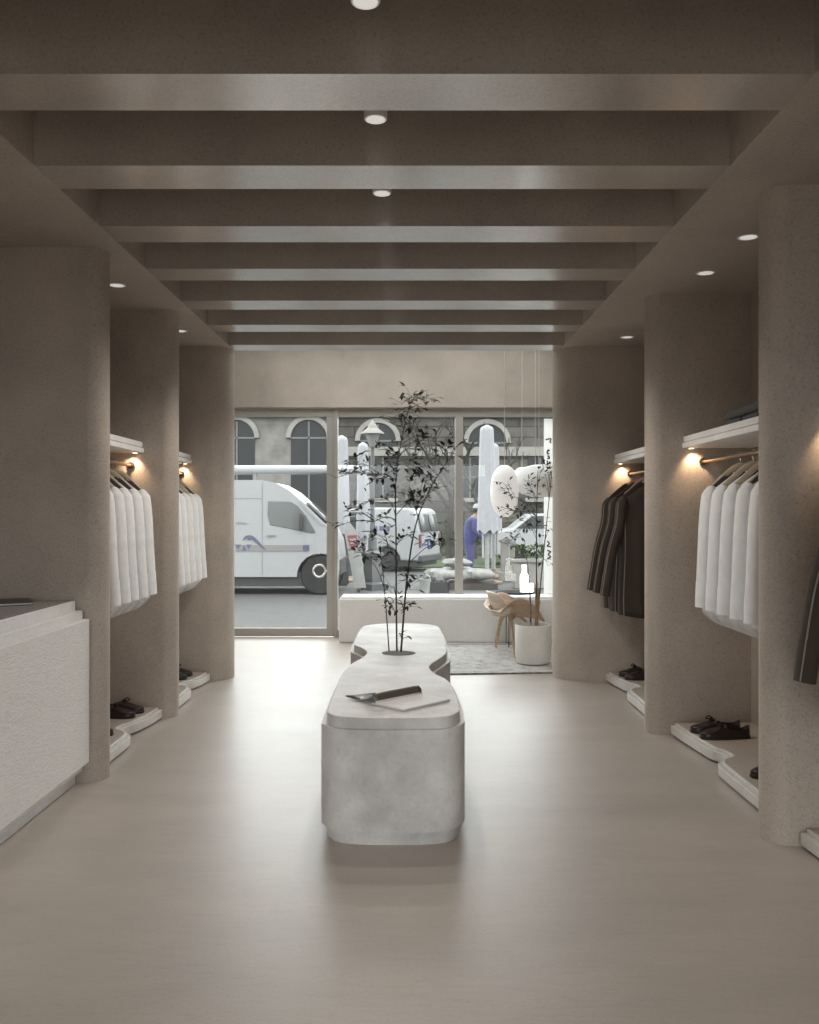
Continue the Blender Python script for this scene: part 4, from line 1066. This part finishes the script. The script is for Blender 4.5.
# person in blue overalls
def skin(name, V, E, Rr, m, parent, sub=1):
    me = bpy.data.meshes.new(name); me.from_pydata(V, E, []); me.update()
    o = bpy.data.objects.new(name, me); COL.objects.link(o); o.parent = parent; me.materials.append(m)
    sk = o.modifiers.new('skin', 'SKIN'); sk.use_smooth_shade = True
    for i, r in enumerate(Rr):
        d = me.skin_vertices[0].data[i]; d.radius = (r, r) if not hasattr(r, '__len__') else r; d.use_root = (i == 0)
    sb_ = o.modifiers.new('sub', 'SUBSURF'); sb_.levels = sub; sb_.render_levels = sub
    return o
PY = 20.0
pe = thing('person', 'person in blue overalls and pale cap stooping forward beside the tall parasol', 'person', (W(469.5, 580, PY).x, PY, gz))
V = [(0, 0, .90), (.01, 0, 1.08), (.05, 0, 1.24), (.105, 0, 1.36), (.145, 0, 1.45), (.175, 0, 1.52), (.19, 0, 1.60)]
E = [(i, i+1) for i in range(6)]; Rr = [.13, .125, .14, .13, .055, .085, .075]
def limb(pts, rs, root):
    p = root
    for q, r in zip(pts, rs):
        V.append(q); Rr.append(r); E.append((p, len(V)-1)); p = len(V)-1
    return p
for s in (-1, 1):
    limb([(-.01, s*.10, .84), (.02, s*.11, .48), (-.03, s*.115, .10), (.10, s*.12, .04)], [.085, .058, .042, .04], 0)
    hnd = limb([(.10, s*.19, 1.33), (.11, s*.24, 1.06), (.34, s*.19, .92), (.40, s*.17, .89)], [.055, .042, .032, .03], 3)
    for k in range(4):
        limb([(.44, s*(.145+.017*k), .875), (.475, s*(.145+.017*k), .855 + .004*k)], [.009, .008], hnd)
    limb([(.42, s*.135, .905), (.445, s*.125, .90)], [.01, .008], hnd)
skin('body', V, E, Rr, M['skin'], pe)
V = [(0, 0, .90), (.01, 0, 1.08), (.045, 0, 1.24), (.095, 0, 1.36), (.125, 0, 1.42)]
E = [(i, i+1) for i in range(4)]; Rr = [.165, .155, .175, .155, .09]
for s in (-1, 1):
    limb([(-.01, s*.10, .82), (.02, s*.11, .48), (-.03, s*.115, .11)], [.115, .085, .075], 0)
    limb([(.095, s*.20, 1.33), (.11, s*.245, 1.06), (.33, s*.19, .93)], [.08, .065, .052], 3)
skin('overalls', V, E, Rr, M['overalls'], pe)
MB().ball((.18, 0, 1.595), .10, 16, 10, sx=1.0, sy=.88, sz=.8).ball((.14, 0, 1.56), .08, 12, 8).build('hair', M['hair'], pe)
MB().lathe([(.112, 0), (.108, .05), (.07, .095), (0, .105)], 20, (.185, 0, 1.605)).box((.24, -.07, 1.605), (.34, .07, 1.617)).build('cap', M['cap'], pe)
MB().ball((.262, 0, 1.56), .018, 8, 6, sx=1.5).ball((.195, .088, 1.555), .022, 8, 6, sy=.5).ball((.195, -.088, 1.555), .022, 8, 6, sy=.5).build('face_features', M['skin'], pe)
MB().box((.12, -.20, .86), (.20, -.15, .98)).build('tool_pouch', M['hair'], pe, bevel=.015)
for s in (-1, 1):
    MB().ball((.03, s*.118, .055), .06, 14, 8, sx=2.1, sy=.85, sz=.95).build('boot', M['boot'], pe)

# heap of sacks on a pallet, rubble basket, posts
pl = thing('pallet', 'dark wooden pallet under the pale sacks outside', 'pallet', (W(458, 584, 18.0).x, 18.0, gz))
for i in range(6): MB().box((-.75, -.50+i*.18, .10), (.75, -.38+i*.18, .125)).build('deck_board', M['pallet'], pl)
for i in range(3): MB().box((-.75, -.50+i*.43, 0), (.75, -.40+i*.43, .10)).build('bearer', M['pallet'], pl)
for i, (dx, dy, dz, a, b) in enumerate([(-.37, -.24, .25, .29, 'left front'), (.36, -.24, .25, .29, 'right front'), (.02, .28, .26, .31, 'rear'), (-.02, .0, .47, .24, 'topmost')]):
    o = tag(MB().ball((0, 0, 0), a, 20, 12, sx=1.15, sy=.85, sz=.42 if i < 3 else .38, amp=.35, fr=2.2+i*.3).build('sack', M['sack']), 'pale bulging sack, %s of the heap on the pallet' % b, 'sack', 'pale sacks on the pallet')
    o.location = (pl.location.x+dx, 18.0+dy, gz+dz+.035)
cr2 = thing('rubble_basket', 'dark low crate of debris beside the pale sacks', 'crate', (W(437, 583, 17.2).x, 17.2, gz))
MB().box((-.22, -.25, 0), (.22, -.22, .20)).box((-.22, .22, 0), (.22, .25, .20)).box((-.22, -.25, 0), (-.19, .25, .20)).box((.19, -.25, 0), (.22, .25, .20)).box((-.22, -.25, 0), (.22, .25, .02)).build('crate_sides', M['board'], cr2)
rb = MB()
for i in range(14): rb.ball((random.uniform(-.14, .14), random.uniform(-.16, .16), .10 + random.uniform(0, .14)), random.uniform(.05, .09), 8, 6, amp=.5)
rb.build('debris', M['rubble'], cr2)
bk2 = thing('bucket', 'small pale bucket standing left of the dark crate outside', 'bucket', (W(425, 583, 16.75).x, 16.75, gz))
MB().lathe([(.08, 0), (.10, .26), (.105, .27), (.095, .27), (.075, .02), (0, .02)], 20).build('pail', M['sign_white'], bk2)
MB().torus((0, 0, .26), .10, .006, 'y', 20, 5).build('handle', M['steel'], bk2)
for i, (px, w, tp, Y, lb) in enumerate([(505, .09, 541, 19.6, 'left of the pair'), (511, .08, 545, 19.95, 'right of the pair')]):
    p_ = thing('stone_post', 'pale square stone post behind the oval lantern, ' + lb, 'post', ((px-409.5)*Y/F, Y, gz), 0, 'stone posts outside')
    z = 1.5-(tp-512)*Y/F
    MB().box((-w, -w, 0), (w, w, z)).build('shaft', M['stone_band'], p_, bevel=.02)
    MB().box((-w-.04, -w-.04, 0), (w+.04, w+.04, .22)).build('base', M['stone_band'], p_, bevel=.02)
    MB().prism([(-w-.03, z), (w+.03, z), (w+.03, z+.05), (0, z+.12), (-w-.03, z+.05)], -w-.03, w+.03, 'y').build('cap', M['stone_band'], p_)
# folded white cafe chairs stacked at right
cc = thing('planter_box', 'pale planter box with low plants outside behind the bottle lamp', 'planter', (W(533, 588, 18.0).x, 18.0, gz))
MB().box((-.40, -.2, 0), (.40, .2, .52)).build('box', M['stone_band'], cc, bevel=.02)
MB().box((-.44, -.24, .52), (.44, .24, .58)).build('rim', M['stone_band'], cc, bevel=.01)
pl_ = MB()
for i in range(160):
    q = Vector((random.uniform(-.36, .36), random.uniform(-.18, .18), .60 + random.uniform(0, .22)))
    leaf_at(pl_, q, Vector((random.uniform(-1, 1), random.uniform(-1, 1), random.uniform(-.2, 1))), .12)
pl_.build('low_foliage', M['grass'], cc)
# bare trees on the lawn
def bare_tree(label, x, y, h, seed):
    rnd = random.Random(seed)
    t = thing('bare_tree', label, 'tree', (x, y, gz+.02), 0, 'bare trees on the lawn')
    tk = MB(); br = MB()
    def grow(p, d, l, r, lv):
        q = p + d*l; mid = (p+q)/2 + Vector((rnd.uniform(-.06, .06), rnd.uniform(-.06, .06), 0))*l
        (tk if lv == 0 else br).tube([p, mid, q], [r, r*.85, r*.68], 6)
        if lv < 4:
            for k in range(3 if lv else 4):
                nd = (d + Vector((rnd.uniform(-.9, .9), rnd.uniform(-.9, .9), rnd.uniform(-.1, .5)))).normalized()
                grow(p + d*l*rnd.uniform(.6, 1), nd, l*rnd.uniform(.55, .8), r*.55, lv+1)
    grow(Vector((0, 0, 0)), Vector((.05, 0, 1)).normalized(), h*.38, h*.022, 0)
    tk.build('trunk', M['bare_bark'], t); br.build('branches', M['bare_bark'], t)
bare_tree('bare tree on the lawn seen between the middle and right panes', W(450, 540, 27).x, 27, 5.4, 3)
bare_tree('bare tree on the lawn behind the tall parasol', W(474, 540, 28.5).x, 28.5, 5.0, 8)
hd = MB()
for i in range(1400):
    q = Vector((random.uniform(-1.0, 12), random.uniform(-.35, .35), random.uniform(.05, 1.15)))
    leaf_at(hd, q, Vector((random.uniform(-1, 1), random.uniform(-1, 1), random.uniform(-.4, 1))), .26)
hd = hd.build('hedge', M['grass'], smooth=0); hd.location = (.2, 30.8, gz+.02)
tag(hd, 'dark clipped hedge along the far edge of the lawn', 'hedge')

# ------------------------------------------------------------------ light
w = bpy.data.worlds.new('overcast'); S.world = w; w.use_nodes = True; nt = w.node_tree; nt.nodes.clear()
o = nt.nodes.new('ShaderNodeOutputWorld'); bg = nt.nodes.new('ShaderNodeBackground')
tc = nt.nodes.new('ShaderNodeTexCoord'); sp_ = nt.nodes.new('ShaderNodeSeparateXYZ')
nt.links.new(tc.outputs['Generated'], sp_.inputs[0])
def mr(src, a, b_):
    m_ = nt.nodes.new('ShaderNodeMapRange'); m_.interpolation_type = 'SMOOTHSTEP'
    m_.inputs['From Min'].default_value = a; m_.inputs['From Max'].default_value = b_
    nt.links.new(src, m_.inputs['Value']); return m_.outputs['Result']
def mth(op, p, q):
    m_ = nt.nodes.new('ShaderNodeMath'); m_.operation = op
    for i, v in enumerate((p, q)):
        if isinstance(v, (int, float)): m_.inputs[i].default_value = v
        else: nt.links.new(v, m_.inputs[i])
    return m_.outputs[0]
# overcast sky, dim behind the shop, with the sun's broad glow low over the street in front of it
glow = mth('MULTIPLY', mth('MULTIPLY', mr(sp_.outputs['Y'], .25, .9), mr(sp_.outputs['Z'], .04, .14)), mr(sp_.outputs['Z'], .46, .16))
SKY_BASE, SKY_GLOW = 3.3, 5.9
stg = mth('ADD', mth('MULTIPLY', glow, SKY_GLOW), mth('MULTIPLY', mr(sp_.outputs['Z'], -.05, .05), SKY_BASE))
bg.inputs['Color'].default_value = (.945, .985, 1, 1)
nt.links.new(stg, bg.inputs['Strength']); nt.links.new(bg.outputs[0], o.inputs[0])
def portal(loc, rot, sx, sy):
    l = bpy.data.lights.new('sky_portal', 'AREA'); l.shape = 'RECTANGLE'; l.size = sx; l.size_y = sy; l.cycles.is_portal = True
    q = bpy.data.objects.new('sky_portal', l); COL.objects.link(q); q.location = loc; q.rotation_euler = rot
portal((-.26, 10.95, 1.37), (-PI/2, 0, 0), 4.1, 2.74)
portal((0, -3.45, 1.4), (PI/2, 0, 0), 4.2, 2.8)  # samples sky through the added rear opening
portal((0, 9.575, 3.92), (0, 0, 0), 3.6, 1.25)  # samples sky through the added roof opening
# coffer spots
for y, en, cone in ((1.93, 14, 100), (2.735, 12, 98), (3.555, 9, 98), (5.1, 27, 150), (5.9, 27, 150), (6.7, 27, 150)):
    l = bpy.data.lights.new('coffer_beam', 'SPOT'); l.energy = en; l.color = (1, .94, .87); l.spot_size = math.radians(cone); l.spot_blend = .4; l.shadow_soft_size = .05
    q = bpy.data.objects.new('coffer_beam', l); COL.objects.link(q); q.location = (-.134, y, 3.0)

# ------------------------------------------------------------------ camera
cd = bpy.data.cameras.new('camera'); co = bpy.data.objects.new('camera', cd); COL.objects.link(co)
co.location = (0, 0, 1.5); co.rotation_euler = (PI/2, 0, 0)
cd.sensor_fit = 'VERTICAL'; cd.sensor_height = 36; cd.lens = 36*F/1024; cd.clip_start = .05; cd.clip_end = 300
S.camera = co
S.cycles.max_bounces = 14; S.cycles.diffuse_bounces = 9; S.cycles.glossy_bounces = 4; S.cycles.transparent_max_bounces = 12
S.view_settings.view_transform = 'Standard'; S.view_settings.look = 'None'; S.view_settings.gamma = 1; S.view_settings.exposure = .62
try: S.view_settings.use_curve_mapping = False
except Exception: pass
